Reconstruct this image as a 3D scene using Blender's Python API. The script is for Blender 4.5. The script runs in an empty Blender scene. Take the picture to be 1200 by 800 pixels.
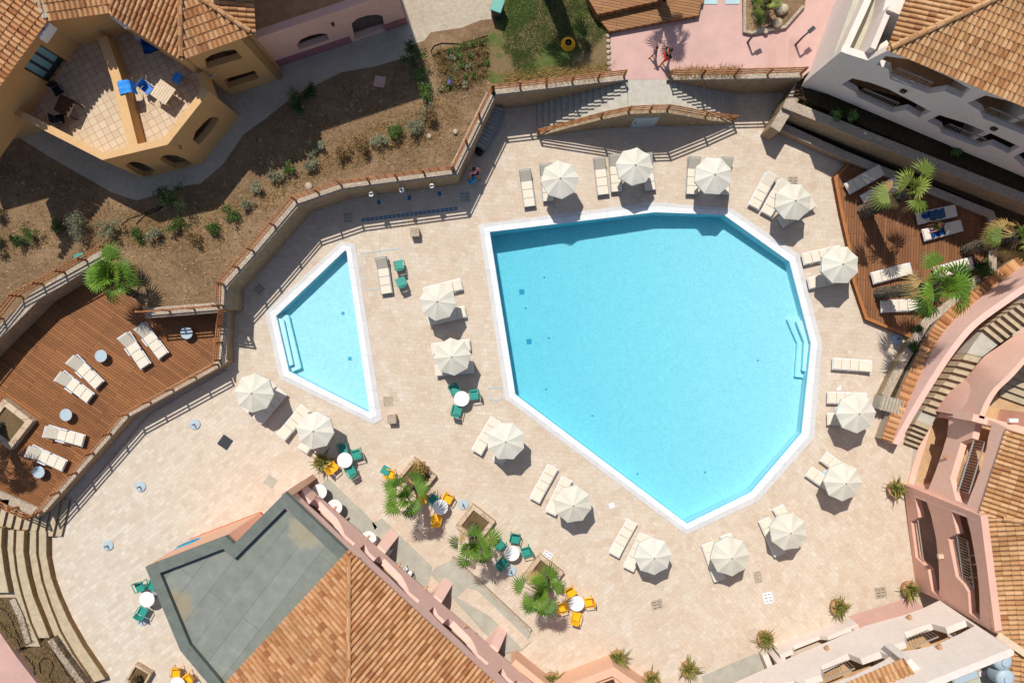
import bpy, bmesh, math, random
from mathutils import Vector, Matrix
from mathutils.geometry import tessellate_polygon
random.seed(7)
S = 22.0          # photo pixels per metre on the pool terrace
H = 42.0          # height of the drone above the terrace
scene = bpy.context.scene
col = bpy.data.collections.new('resort'); scene.collection.children.link(col)
R = math.radians

def W(px, py, z=0.0):
    k = (H - z) / H
    return Vector(((px - 600) / S * k, (400 - py) / S * k, z))
def WL(pts, z=0.0): return [W(p[0], p[1], z) for p in pts]

# ------------------------------------------------------------------ materials
def c(hexs):
    o = []
    for i in (0, 2, 4):
        v = int(hexs[i:i+2], 16) / 255
        o.append(v / 12.92 if v <= .04045 else ((v + .055) / 1.055) ** 2.4)
    return (*o, 1)
class NT:
    def __init__(s, name):
        s.m = bpy.data.materials.new(name); s.m.use_nodes = True
        s.t = s.m.node_tree; s.b = s.t.nodes['Principled BSDF']; s.out = s.t.nodes['Material Output']
    def n(s, typ, **kw):
        nd = s.t.nodes.new(typ)
        for k, v in kw.items(): setattr(nd, k, v)
        return nd
    def l(s, a, b): s.t.links.new(a, b)
    def coord(s, rot=0, scale=1):
        tc = s.n('ShaderNodeNewGeometry'); mp = s.n('ShaderNodeMapping')
        s.l(tc.outputs['Position'], mp.inputs['Vector']); mp.inputs['Rotation'].default_value = (0, 0, R(rot))
        sc = scale if isinstance(scale, tuple) else (scale,) * 3
        mp.inputs['Scale'].default_value = sc
        return mp.outputs['Vector']
    def ocoord(s, rot=0, scale=1):
        tc = s.n('ShaderNodeTexCoord'); mp = s.n('ShaderNodeMapping')
        s.l(tc.outputs['Object'], mp.inputs['Vector']); mp.inputs['Rotation'].default_value = (0, 0, R(rot))
        sc = scale if isinstance(scale, tuple) else (scale,) * 3
        mp.inputs['Scale'].default_value = sc
        return mp.outputs['Vector']
    def noise(s, vec, scale, detail=4, rough=.6):
        nd = s.n('ShaderNodeTexNoise'); s.l(vec, nd.inputs['Vector'])
        nd.inputs['Scale'].default_value = scale; nd.inputs['Detail'].default_value = detail; nd.inputs['Roughness'].default_value = rough
        return nd.outputs['Fac']
    def ramp(s, fac, stops):
        nd = s.n('ShaderNodeValToRGB'); s.l(fac, nd.inputs['Fac'])
        e = nd.color_ramp.elements
        while len(e) < len(stops): e.new(.5)
        for i, (p, cc) in enumerate(stops): e[i].position = p; e[i].color = cc
        return nd.outputs['Color']
    def mix(s, fac, a, b, mode='MIX'):
        nd = s.n('ShaderNodeMix', data_type='RGBA', blend_type=mode)
        for sock, v in ((nd.inputs[0], fac), (nd.inputs[6], a), (nd.inputs[7], b)):
            if isinstance(v, (float, int)): sock.default_value = v
            elif isinstance(v, tuple): sock.default_value = v
            else: s.l(v, sock)
        return nd.outputs[2]
    def math(s, op, a, b=0.0):
        nd = s.n('ShaderNodeMath', operation=op)
        for sock, v in ((nd.inputs[0], a), (nd.inputs[1], b)):
            if isinstance(v, (float, int)): sock.default_value = v
            else: s.l(v, sock)
        return nd.outputs[0]
    def bump(s, h, strength=.3, dist=.02):
        nd = s.n('ShaderNodeBump'); s.l(h, nd.inputs['Height'])
        nd.inputs['Strength'].default_value = strength; nd.inputs['Distance'].default_value = dist
        s.l(nd.outputs['Normal'], s.b.inputs['Normal']); return nd
    def fin(s, colr, rough=.8, spec=.3):
        if isinstance(colr, tuple): s.b.inputs['Base Color'].default_value = colr
        else: s.l(colr, s.b.inputs['Base Color'])
        s.b.inputs['Roughness'].default_value = rough
        s.b.inputs['Specular IOR Level'].default_value = spec
        return s.m
def sc_(col, f): return (min(col[0]*f, 1), min(col[1]*f, 1), min(col[2]*f, 1), 1)

def plain(name, col, var=.12, scale=3, rough=.7, spec=.3, bump=0, bscale=40):
    t = NT(name); v = t.coord()
    f = t.noise(v, scale, 5, .65)
    cc = t.ramp(f, [(.3, sc_(col, 1 - var)), (.7, sc_(col, 1 + var))])
    if bump: t.bump(t.noise(v, bscale, 3), bump, .01)
    return t.fin(cc, rough, spec)

def paint(name, col):       # rendered masonry with faint weather streaks and blotches
    t = NT(name); v = t.coord()
    f1 = t.noise(v, .5, 6, .7); f2 = t.noise(v, 4, 5, .7)
    a = t.ramp(f1, [(.3, sc_(col, .93)), (.62, sc_(col, 1.03))])
    st = t.noise(t.coord(scale=(3, 3, .35)), 1.6, 4, .7)
    b = t.mix(t.math('MULTIPLY', t.ramp(st, [(.55, (0,)*3 + (1,)), (.75, (1,)*4)]), .35), a, sc_(col, .68))
    b2 = t.mix(.25, b, t.ramp(f2, [(.3, sc_(col, .82)), (.7, sc_(col, 1.12))]))
    t.bump(t.noise(v, 60, 4), .25, .006)
    return t.fin(b2, .85, .2)

def paving():
    t = NT('travertine_paving')
    sep = t.n('ShaderNodeSeparateXYZ'); geo = t.n('ShaderNodeNewGeometry'); t.l(geo.outputs['Position'], sep.inputs[0])
    lay = []
    for rot, bw in ((4, .36), (-38, .40), (49, .36)):
        v = t.coord(rot)
        warp = t.n('ShaderNodeVectorMath', operation='ADD')
        nn = t.n('ShaderNodeTexNoise'); nn.inputs['Scale'].default_value = 2.2; t.l(v, nn.inputs['Vector'])
        sc2 = t.n('ShaderNodeVectorMath', operation='SCALE'); sc2.inputs['Scale'].default_value = .05
        t.l(nn.outputs['Color'], sc2.inputs[0]); t.l(v, warp.inputs[0]); t.l(sc2.outputs[0], warp.inputs[1])
        b = t.n('ShaderNodeTexBrick'); t.l(warp.outputs[0], b.inputs['Vector'])
        b.offset = .41; b.squash = .7; b.squash_frequency = 3
        b.inputs['Scale'].default_value = 1; b.inputs['Brick Width'].default_value = bw; b.inputs['Row Height'].default_value = .21
        b.inputs['Mortar Size'].default_value = .012; b.inputs['Mortar Smooth'].default_value = .3; b.inputs['Bias'].default_value = 0
        b.inputs['Color1'].default_value = (0, 0, 0, 1); b.inputs['Color2'].default_value = (1, 1, 1, 1); b.inputs['Mortar'].default_value = (.5,)*3 + (1,)
        lay.append(b)
    # fields of paving laid in other directions, split along straight seams
    d1 = t.math('ADD', t.math('MULTIPLY', sep.outputs[0], .47), sep.outputs[1])
    m1 = t.math('LESS_THAN', d1, -8.9)
    m2 = t.math('MULTIPLY', t.math('GREATER_THAN', sep.outputs[0], 8.9), t.math('LESS_THAN', sep.outputs[1], -2.0))
    colr = t.mix(m2, t.mix(m1, lay[0].outputs['Color'], lay[1].outputs['Color']), lay[2].outputs['Color'])
    mort = t.mix(m2, t.mix(m1, lay[0].outputs['Fac'], lay[1].outputs['Fac']), lay[2].outputs['Fac'])
    stones = t.ramp(colr, [(0, c('af9f8c')), (.25, c('c2b09a')), (.5, c('c7bba9')), (.72, c('ccb6a2')), (1, c('d8d0c3'))])
    v = t.coord()
    blot = t.noise(v, .35, 6, .65); fine = t.noise(v, 9, 5, .7)
    c1 = t.mix(.4, stones, t.ramp(blot, [(.3, c('b9a48a')), (.5, c('c9b59c')), (.7, c('d3c7b5'))]))
    vv = t.n('ShaderNodeTexVoronoi'); t.l(t.coord(20), vv.inputs['Vector']); vv.inputs['Scale'].default_value = 1.9
    c1 = t.mix(.3, c1, t.ramp(vv.outputs['Color'], [(.2, c('bd9f86')), (.5, c('cdb9a4')), (.8, c('d9cfc2'))]))
    rust = t.ramp(t.noise(v, 1.1, 5, .75), [(.52, (0, 0, 0, 1)), (.72, (1, 1, 1, 1))])
    c2 = t.mix(t.math('MULTIPLY', rust, .35), c1, c('b59a80'))
    c3 = t.mix(.35, c2, t.ramp(fine, [(.3, c('a99885')), (.5, c('c7b7a4')), (.7, c('d8cec0'))]))
    # worn greyer stone on the western side and a long seam of darker joints
    gx = t.n('ShaderNodeMapRange'); t.l(sep.outputs[0], gx.inputs[0])
    gx.inputs[1].default_value = -8; gx.inputs[2].default_value = -20; gx.inputs[3].default_value = 0; gx.inputs[4].default_value = .45
    c3 = t.mix(gx.outputs[0], c3, t.ramp(colr, [(0, c('bdb4a5')), (.5, c('c8bfb0')), (1, c('d3cbbd'))]))
    c4 = t.mix(t.math('MULTIPLY', mort, .19), c3, c('8f7d6a'))
    h = t.math('ADD', t.math('MULTIPLY', mort, -.6), t.math('MULTIPLY', fine, .5))
    t.bump(h, .35, .012)
    return t.fin(c4, .75, .25)

def stonewall(name, a='a58f70', b='86705a', d='bda98b', sc=5.5):
    t = NT(name); v0 = t.coord(scale=(1, 1, 1.6))
    nn = t.n('ShaderNodeTexNoise'); nn.inputs['Scale'].default_value = sc*.8; t.l(v0, nn.inputs['Vector'])
    s1 = t.n('ShaderNodeVectorMath', operation='SCALE'); s1.inputs['Scale'].default_value = .9/sc; t.l(nn.outputs['Color'], s1.inputs[0])
    w = t.n('ShaderNodeVectorMath', operation='ADD'); t.l(v0, w.inputs[0]); t.l(s1.outputs[0], w.inputs[1]); v = w.outputs[0]
    vo = t.n('ShaderNodeTexVoronoi'); t.l(v, vo.inputs['Vector']); vo.inputs['Scale'].default_value = sc
    ve = t.n('ShaderNodeTexVoronoi', feature='DISTANCE_TO_EDGE'); t.l(v, ve.inputs['Vector']); ve.inputs['Scale'].default_value = sc
    st = t.ramp(vo.outputs['Color'], [(.1, c(b)), (.5, c(a)), (.9, c(d))])
    f = t.noise(v0, 2.2, 7, .75); f2 = t.noise(v0, 18, 4, .7)
    st2 = t.mix(.5, st, t.ramp(f, [(.32, c(b)), (.5, c(a)), (.68, c(d))]))
    st3 = t.mix(.3, st2, t.ramp(f2, [(.3, sc_(c(b), .8)), (.7, sc_(c(d), 1.1))]))
    e = t.ramp(ve.outputs['Distance'], [(.0, (0, 0, 0, 1)), (.09, (1, 1, 1, 1))])
    cc = t.mix(t.math('ADD', t.math('MULTIPLY', e, .55), .45), sc_(c(b), .6), st3)
    t.bump(t.math('ADD', e, t.math('ADD', f, f2)), .6, .03)
    return t.fin(cc, .9, .15)

def deckwood(name, rot, a='8a5a34', b='5f3a1f', d='a8744a'):
    t = NT(name); v = t.coord(rot)
    b1 = t.n('ShaderNodeTexBrick'); t.l(v, b1.inputs['Vector']); b1.offset = .37
    b1.inputs['Scale'].default_value = 1; b1.inputs['Brick Width'].default_value = 2.4; b1.inputs['Row Height'].default_value = .145
    b1.inputs['Mortar Size'].default_value = .012; b1.inputs['Mortar Smooth'].default_value = .2
    b1.inputs['Color1'].default_value = (0, 0, 0, 1); b1.inputs['Color2'].default_value = (1, 1, 1, 1); b1.inputs['Mortar'].default_value = (.5,)*3 + (1,)
    g = t.noise(t.coord(rot, (1.2, 14, 1)), 2.5, 5, .7)
    base = t.ramp(b1.outputs['Color'], [(0, c(b)), (.5, c(a)), (1, c(d))])
    c1 = t.mix(.45, base, t.ramp(g, [(.3, c(b)), (.7, c(d))]))
    bl = t.noise(t.coord(), .5, 5, .6)
    c2 = t.mix(.4, c1, t.ramp(bl, [(.35, sc_(c(a), .7)), (.65, sc_(c(a), 1.25))]))
    c3 = t.mix(t.math('MULTIPLY', b1.outputs['Fac'], .8), c2, c('22140b'))
    t.bump(t.math('ADD', t.math('MULTIPLY', b1.outputs['Fac'], -1), t.math('MULTIPLY', g, .3)), .5, .012)
    return t.fin(c3, .6, .3)

def soil(name, a='81664c', b='503d2b', d='ad9070'):
    t = NT(name); v = t.coord()
    f1 = t.noise(v, .45, 7, .7); f2 = t.noise(v, 5, 8, .75); f3 = t.noise(v, 28, 4, .7)
    c1 = t.ramp(f1, [(.38, c(b)), (.5, c(a)), (.63, c(d))])
    c2 = t.mix(.55, c1, t.ramp(f2, [(.3, sc_(c(b), .8)), (.5, c(a)), (.72, c(d))]))
    c3 = t.mix(.35, c2, t.ramp(f3, [(.35, sc_(c(b), .7)), (.65, sc_(c(d), 1.15))]))
    t.bump(t.math('ADD', f2, t.math('MULTIPLY', f3, .35)), .8, .09)
    return t.fin(c3, .95, .1)

def rooftile(name, lo='8a5230', mi='b47f52', hi='cda277'):
    t = NT(name)
    at = t.n('ShaderNodeAttribute', attribute_name='tint')
    v = t.coord(); f = t.noise(v, 14, 5, .7); f0 = t.noise(v, .6, 4, .6)
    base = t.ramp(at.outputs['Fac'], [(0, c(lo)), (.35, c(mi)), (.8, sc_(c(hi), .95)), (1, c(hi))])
    c1 = t.mix(.3, base, t.ramp(f, [(.3, c(lo)), (.7, c(hi))]))
    c2 = t.mix(t.math('MULTIPLY', t.ramp(f0, [(.48, (0, 0, 0, 1)), (.68, (1, 1, 1, 1))]), .42), c1, c('8f7150'))
    c2 = t.mix(t.math('MULTIPLY', t.ramp(t.noise(v, 2.6, 6, .8), [(.6, (0, 0, 0, 1)), (.7, (1, 1, 1, 1))]), .5), c2, c('6f5a44'))
    t.bump(f, .3, .01)
    return t.fin(c2, .85, .2)

def leafm(name, lo, hi, trans=.25):
    t = NT(name)
    at = t.n('ShaderNodeAttribute', attribute_name='tint')
    cc = t.ramp(at.outputs['Fac'], [(0, c(lo)), (1, c(hi))])
    t.l(cc, t.b.inputs['Base Color']); t.b.inputs['Roughness'].default_value = .55
    t.b.inputs['Specular IOR Level'].default_value = .3
    tr = t.n('ShaderNodeBsdfTranslucent'); t.l(cc, tr.inputs['Color'])
    mx = t.n('ShaderNodeMixShader'); mx.inputs[0].default_value = trans
    t.l(t.b.outputs[0], mx.inputs[1]); t.l(tr.outputs[0], mx.inputs[2]); t.l(mx.outputs[0], t.out.inputs['Surface'])
    return t.m

M = {}
M['paving'] = paving()
M['stone'] = stonewall('rubble_stone')
M['stonecap'] = stonewall('pale_stone_cap', 'b4a391', 'a3927f', 'c4b6a3', 7)
M['stair'] = plain('grey_stair_stone', c('b3aea1'), .14, 3, .8, .2, .3)
M['tread'] = plain('beige_tread_stone', c('b4a489'), .16, 4, .8, .2, .3)
M['riser'] = stonewall('brown_seat_riser', '9a7a50', '7d5f3c', 'ab8c60', 7)
M['deck_a'] = deckwood('brown_decking', 35, '895730', '5a361b', 'a66f40')
M['deck_b'] = deckwood('reddish_decking', -88, '845737', '603c24', '9c6b46')
M['deck_c'] = deckwood('orange_decking', 10, '94653c', '75492a', 'a97b4c')
M['fence'] = deckwood('varnished_rail_wood', 12, 'a0663a', '7b4a26', 'b57c4a')
M['deck_edge'] = plain('deck_edge_board', c('a5693a'), .15, 4, .6, .3, .2)
M['soil'] = soil('dry_soil')
M['darksoil'] = soil('dark_planting_soil', '4a3a2b', '2e241b', '66523c')
M['gravel'] = soil('pale_gravel', 'bcae99', '9c8f7c', 'd4c8b4')
M['concrete'] = plain('grey_concrete', c('a8a496'), .14, 1.6, .85, .2, .3)
M['greenfloor'] = plain('pale_green_screed', c('b3b09c'), .12, 1.2, .85, .2, .2)
M['pinkpave'] = plain('pink_concrete', c('c4a096'), .10, .8, .85, .2, .2)
M['pinkpave2'] = plain('dusty_pink_concrete', c('bf9a8e'), .12, .9, .85, .2, .2)
M['orange'] = paint('ochre_render', c('c99e68'))
M['orangelight'] = paint('ochre_coping', c('cfa878'))
M['pink'] = paint('salmon_render', c('e4b8a4'))
M['pink2'] = paint('rose_render', c('e8c0b2'))
M['pink3'] = paint('terracotta_pink_render', c('deae9a'))
M['mauve'] = paint('mauve_plinth', c('a06a6c'))
M['peach'] = paint('peach_render', c('deb094'))
M['white'] = paint('warm_white_render', c('e2d3c8'))
M['whitepink'] = paint('pinkish_white_render', c('ddd0c6'))
M['cream'] = paint('cream_render', c('e6dccc'))
M['terracotta'] = plain('terracotta_band', c('b5552c'), .15, 4, .8, .2)
M['tanfloor'] = plain('tan_floor_tiles', c('bf9c76'), .18, 2.5, .8, .2, .2)
M['greyroof'] = None
M['tile'] = rooftile('clay_roof_tile')
M['tile2'] = rooftile('pale_clay_roof_tile', '905a36', 'b78859', 'd0aa7e')
M['coping'] = plain('white_pool_coping', c('cfcdca'), .05, 2, .55, .4, .15)
M['poolfloor'] = None
M['canvas'] = None
M['mattress'] = plain('cream_mattress', c('dad0bd'), .04, 6, .8, .2, .2, 30)
M['mesh'] = plain('grey_beige_sling', c('b9b2a2'), .08, 20, .7, .3)
M['whiteplastic'] = plain('white_plastic', c('e4e4e0'), .03, 6, .4, .5)
M['framewhite'] = plain('white_lounger_frame', c('d8dbe0'), .04, 6, .4, .5)
M['grey_metal'] = plain('grey_metal', c('8a8e92'), .08, 8, .4, .5)
M['dark_metal'] = plain('dark_metal', c('2e3236'), .1, 8, .45, .5)
M['railmetal'] = plain('pale_balcony_rail', c('9a9188'), .06, 8, .45, .5)
M['green'] = plain('teal_green_plastic', c('2b8f80'), .08, 6, .45, .45)
M['yellow'] = plain('yellow_plastic', c('f0b010'), .05, 6, .45, .45)
M['blue'] = plain('blue_plastic', c('1f6fc8'), .08, 6, .45, .4)
M['basegrey'] = plain('pale_blue_grey_base', c('a9b8c0'), .06, 8, .5, .4)
M['tabletop'] = plain('white_table_top', c('dededc'), .02, 6, .35, .5)
M['glass'] = plain('dark_window_glass', c('1c2a33'), .2, 3, .1, .6)
M['curtain'] = plain('teal_curtain', c('7fa9aa'), .2, 12, .8, .2)
M['darkwood'] = plain('dark_wood', c('4a3020'), .2, 6, .6, .3)
M['lightwood'] = plain('bleached_wood', c('cdb79a'), .12, 6, .6, .3)
M['bark'] = soil('palm_bark', '5d5142', '2f2820', '8f8270')
M['skirt'] = leafm('dry_palm_fibre', '7a5c30', 'c9ac70', .1)
M['palm'] = leafm('palm_leaf_green', '25490f', '7a9f34', .22)
M['palm2'] = leafm('palm_leaf_yellow_green', '45601c', '98a54c', .25)
M['shrubg'] = leafm('shrub_green', '2c4a1c', '7f9a52', .2)
M['shrubs'] = leafm('shrub_silver', '6d7257', 'b9b795', .2)
M['shrubd'] = leafm('shrub_dark', '1e3517', '4e6d33', .2)
M['dry'] = leafm('dry_twigs', '5e472c', 'a88c5e', .1)
M['agave'] = leafm('spiky_leaf', '55602c', 'a89a52', .15)
M['grass'] = leafm('grass_blades', '3e5228', '76844a', .25)
M['skin'] = plain('skin', c('b07a58'), .06, 8, .55, .35)
M['hair'] = plain('dark_hair', c('2a1c14'), .2, 30, .6, .3)
M['rock'] = stonewall('pale_rock', 'b3a38c', '968770', 'c9bba4', 1.1)
M['pot'] = plain('terracotta_pot', c('b58a66'), .1, 6, .8, .2)
M['bluemosaic'] = plain('blue_mosaic', c('2a6f96'), .4, 14, .5, .4)
M['blackfab'] = plain('black_fabric', c('1b1c20'), .2, 10, .8, .2)
M['redfab'] = plain('red_fabric', c('e0301c'), .1, 10, .8, .2)
M['purplefab'] = plain('purple_fabric', c('7d5a8c'), .1, 10, .8, .2)
M['pinkfab'] = plain('pink_fabric', c('e08ab4'), .1, 10, .8, .2)
M['bluefab'] = plain('blue_towelling', c('18407c'), .18, 8, .9, .1)
M['skyfab'] = plain('bright_blue_towelling', c('3f8fe0'), .12, 8, .9, .1)
M['greenfab'] = plain('green_fabric', c('56763a'), .12, 10, .8, .2)
M['signblue'] = plain('blue_sign_paint', c('1c8ec2'), .06, 9, .6, .3)
M['signlight'] = plain('light_blue_sign_paint', c('5cc4dc'), .06, 9, .6, .3)
M['purpleflower'] = plain('purple_flowers', c('7450b0'), .1, 9, .6, .3)

# flat roof membrane with seams and a dry puddle stain
t = NT('grey_roof_membrane'); v = t.coord(-52)
w = t.n('ShaderNodeTexBrick'); t.l(v, w.inputs['Vector']); w.inputs['Scale'].default_value = 1
w.inputs['Brick Width'].default_value = 9; w.inputs['Row Height'].default_value = 1.0; w.inputs['Mortar Size'].default_value = .02
w.inputs['Color1'].default_value = (.45,)*3 + (1,); w.inputs['Color2'].default_value = (.55,)*3 + (1,); w.inputs['Mortar'].default_value = (.22,)*3 + (1,)
f = t.noise(t.coord(), 1.4, 6, .7)
cc = t.mix(.6, t.ramp(w.outputs['Color'], [(.22, c('5c6058')), (.45, c('7f8277')), (.56, c('90938a'))]), t.ramp(f, [(.3, c('6c7169')), (.6, c('848880')), (.75, c('9a9c90'))]))
def stain(cc, pos, rad, colr):
    g = t.n('ShaderNodeNewGeometry'); d = t.n('ShaderNodeVectorMath', operation='DISTANCE'); t.l(g.outputs['Position'], d.inputs[0]); d.inputs[1].default_value = pos
    r = t.math('ADD', t.math('DIVIDE', d.outputs['Value'], rad), t.math('MULTIPLY', f, -1.1))
    return t.mix(t.ramp(r, [(.1, (.55,)*3 + (1,)), (.42, (0, 0, 0, 1))]), cc, colr)
cc = stain(cc, W(205, 711, 4.9), 1.0, c('9c8a68')); cc = stain(cc, W(360, 621, 4.9), 1.0, c('a89a7c'))
t.bump(f, .2, .01); M['greyroof'] = t.fin(cc, .9, .2)
t = NT('grey_roof_coping'); cc = t.ramp(t.noise(t.coord(), 3, 5), [(.3, c('60665f')), (.7, c('6f756d'))]); M['greycoping'] = t.fin(cc, .75, .3)

# terrace tiles (square, grouted)
t = NT('square_terrace_tiles'); v = t.coord(-28)
w = t.n('ShaderNodeTexBrick', offset=0); t.l(v, w.inputs['Vector']); w.inputs['Scale'].default_value = 1
w.inputs['Brick Width'].default_value = .34; w.inputs['Row Height'].default_value = .34; w.inputs['Mortar Size'].default_value = .014
w.inputs['Color1'].default_value = (0, 0, 0, 1); w.inputs['Color2'].default_value = (1, 1, 1, 1)
cc = t.ramp(w.outputs['Color'], [(0, c('bda68a')), (1, c('ccb79c'))])
cc = t.mix(t.math('MULTIPLY', w.outputs['Fac'], .7), cc, c('8d7258')); M['sqtile'] = t.fin(cc, .7, .3)

# pool lining: pale tile mottling, strengthened to paint the grain of rippled light
t = NT('pool_tile_ripple_light'); v = t.coord(-8)
f = t.noise(v, 9, 4, .6); f2 = t.noise(v, 2.5, 4, .6)
cc = t.mix(.5, t.ramp(f, [(.32, c('b2cdd6')), (.68, c('dceff2'))]), t.ramp(f2, [(.3, c('c6dae0')), (.7, c('d4e6ea'))]))
M['poolfloor'] = t.fin(cc, .6, .3)
M['poolstep'] = plain('pool_step_edge', c('7fcbd8'), .05, 5, .5, .3)
M['pooldark'] = plain('pool_drain_grille', c('4a9fbc'), .05, 5, .5, .3)
M['poolband'] = plain('waterline_tiles', c('5fc4dc'), .12, 12, .4, .4)

# umbrella canvas
t = NT('cream_canvas'); f = t.noise(t.coord(), 1.6, 4, .6)
cc = t.ramp(f, [(.35, c('cbc7b8')), (.65, c('dad6c8'))])
oi = t.n('ShaderNodeObjectInfo'); cc = t.mix(.35, cc, t.ramp(oi.outputs['Random'], [(0, c('c6bea9')), (.5, c('d5cfc0')), (1, c('d8d5cc'))])); cc = t.mix(t.math('MULTIPLY', t.ramp(t.noise(t.coord(), 5, 6, .8), [(.58, (0, 0, 0, 1)), (.72, (1, 1, 1, 1))]), .25), cc, c('a89c84'))
t.l(cc, t.b.inputs['Base Color']); t.b.inputs['Roughness'].default_value = .85; t.b.inputs['Specular IOR Level'].default_value = .15
t.bump(t.noise(t.coord(), 3.5, 3), .35, .03)
tr = t.n('ShaderNodeBsdfTranslucent'); t.l(cc, tr.inputs['Color'])
mx = t.n('ShaderNodeMixShader'); mx.inputs[0].default_value = .06
t.l(t.b.outputs[0], mx.inputs[1]); t.l(tr.outputs[0], mx.inputs[2]); t.l(mx.outputs[0], t.out.inputs['Surface'])
M['canvas'] = t.m

# patterned towel
t = NT('patterned_towel'); v = t.ocoord(0)
w = t.n('ShaderNodeTexBrick', offset=.5); t.l(v, w.inputs['Vector']); w.inputs['Scale'].default_value = 1
w.inputs['Brick Width'].default_value = .09; w.inputs['Row Height'].default_value = .08; w.inputs['Mortar Size'].default_value = .014
w.inputs['Color1'].default_value = c('122844'); w.inputs['Color2'].default_value = c('1f4f6a'); w.inputs['Mortar'].default_value = c('506d8e')
M['pattern'] = t.fin(w.outputs['Color'], .9, .1)

# lawn with bare patches
t = NT('patchy_lawn'); v = t.coord(); f = t.noise(v, .38, 6, .65); f2 = t.noise(v, 8, 6, .75)
g = t.mix(.5, t.ramp(f2, [(.3, c('3a4a24')), (.7, c('66763c'))]), c('505f30'))
s = t.mix(.5, t.ramp(f2, [(.3, c('5d4d38')), (.7, c('8d7a58'))]), c('786648'))
cc = t.mix(t.ramp(f, [(.46, (0, 0, 0, 1)), (.54, (1, 1, 1, 1))]), s, g); t.bump(f2, .7, .05); M['lawn'] = t.fin(cc, .95, .1)

# water
def water_mat():
    t = NT('pool_water'); t.t.nodes.remove(t.b)
    v = t.coord(); n1 = t.noise(v, 6.5, 5, .65); n2 = t.noise(t.coord(30), 15, 3, .6)
    bp = t.n('ShaderNodeBump'); t.l(t.math('ADD', n1, t.math('MULTIPLY', n2, .5)), bp.inputs['Height'])
    bp.inputs['Strength'].default_value = 1.0; bp.inputs['Distance'].default_value = .12
    gl = t.n('ShaderNodeBsdfGlossy'); gl.inputs['Roughness'].default_value = .08; t.l(bp.outputs[0], gl.inputs['Normal'])
    tr = t.n('ShaderNodeBsdfTransparent'); tr.inputs['Color'].default_value = (.95, .99, 1, 1)
    fr = t.n('ShaderNodeFresnel'); fr.inputs['IOR'].default_value = 1.33
    mx = t.n('ShaderNodeMixShader'); t.l(fr.outputs[0], mx.inputs[0]); t.l(tr.outputs[0], mx.inputs[1]); t.l(gl.outputs[0], mx.inputs[2])
    t.l(mx.outputs[0], t.out.inputs['Surface'])
    va = t.n('ShaderNodeVolumeAbsorption'); va.inputs['Color'].default_value = (.0, .87, .99, 1); va.inputs['Density'].default_value = WD
    vs = t.n('ShaderNodeVolumeScatter'); vs.inputs['Color'].default_value = (.12, .82, 1, 1); vs.inputs['Density'].default_value = .10
    ad = t.n('ShaderNodeAddShader'); t.l(va.outputs[0], ad.inputs[0]); t.l(vs.outputs[0], ad.inputs[1])
    t.l(ad.outputs[0], t.out.inputs['Volume'])
    return t.m
WD = .44
M['water'] = water_mat()

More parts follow.
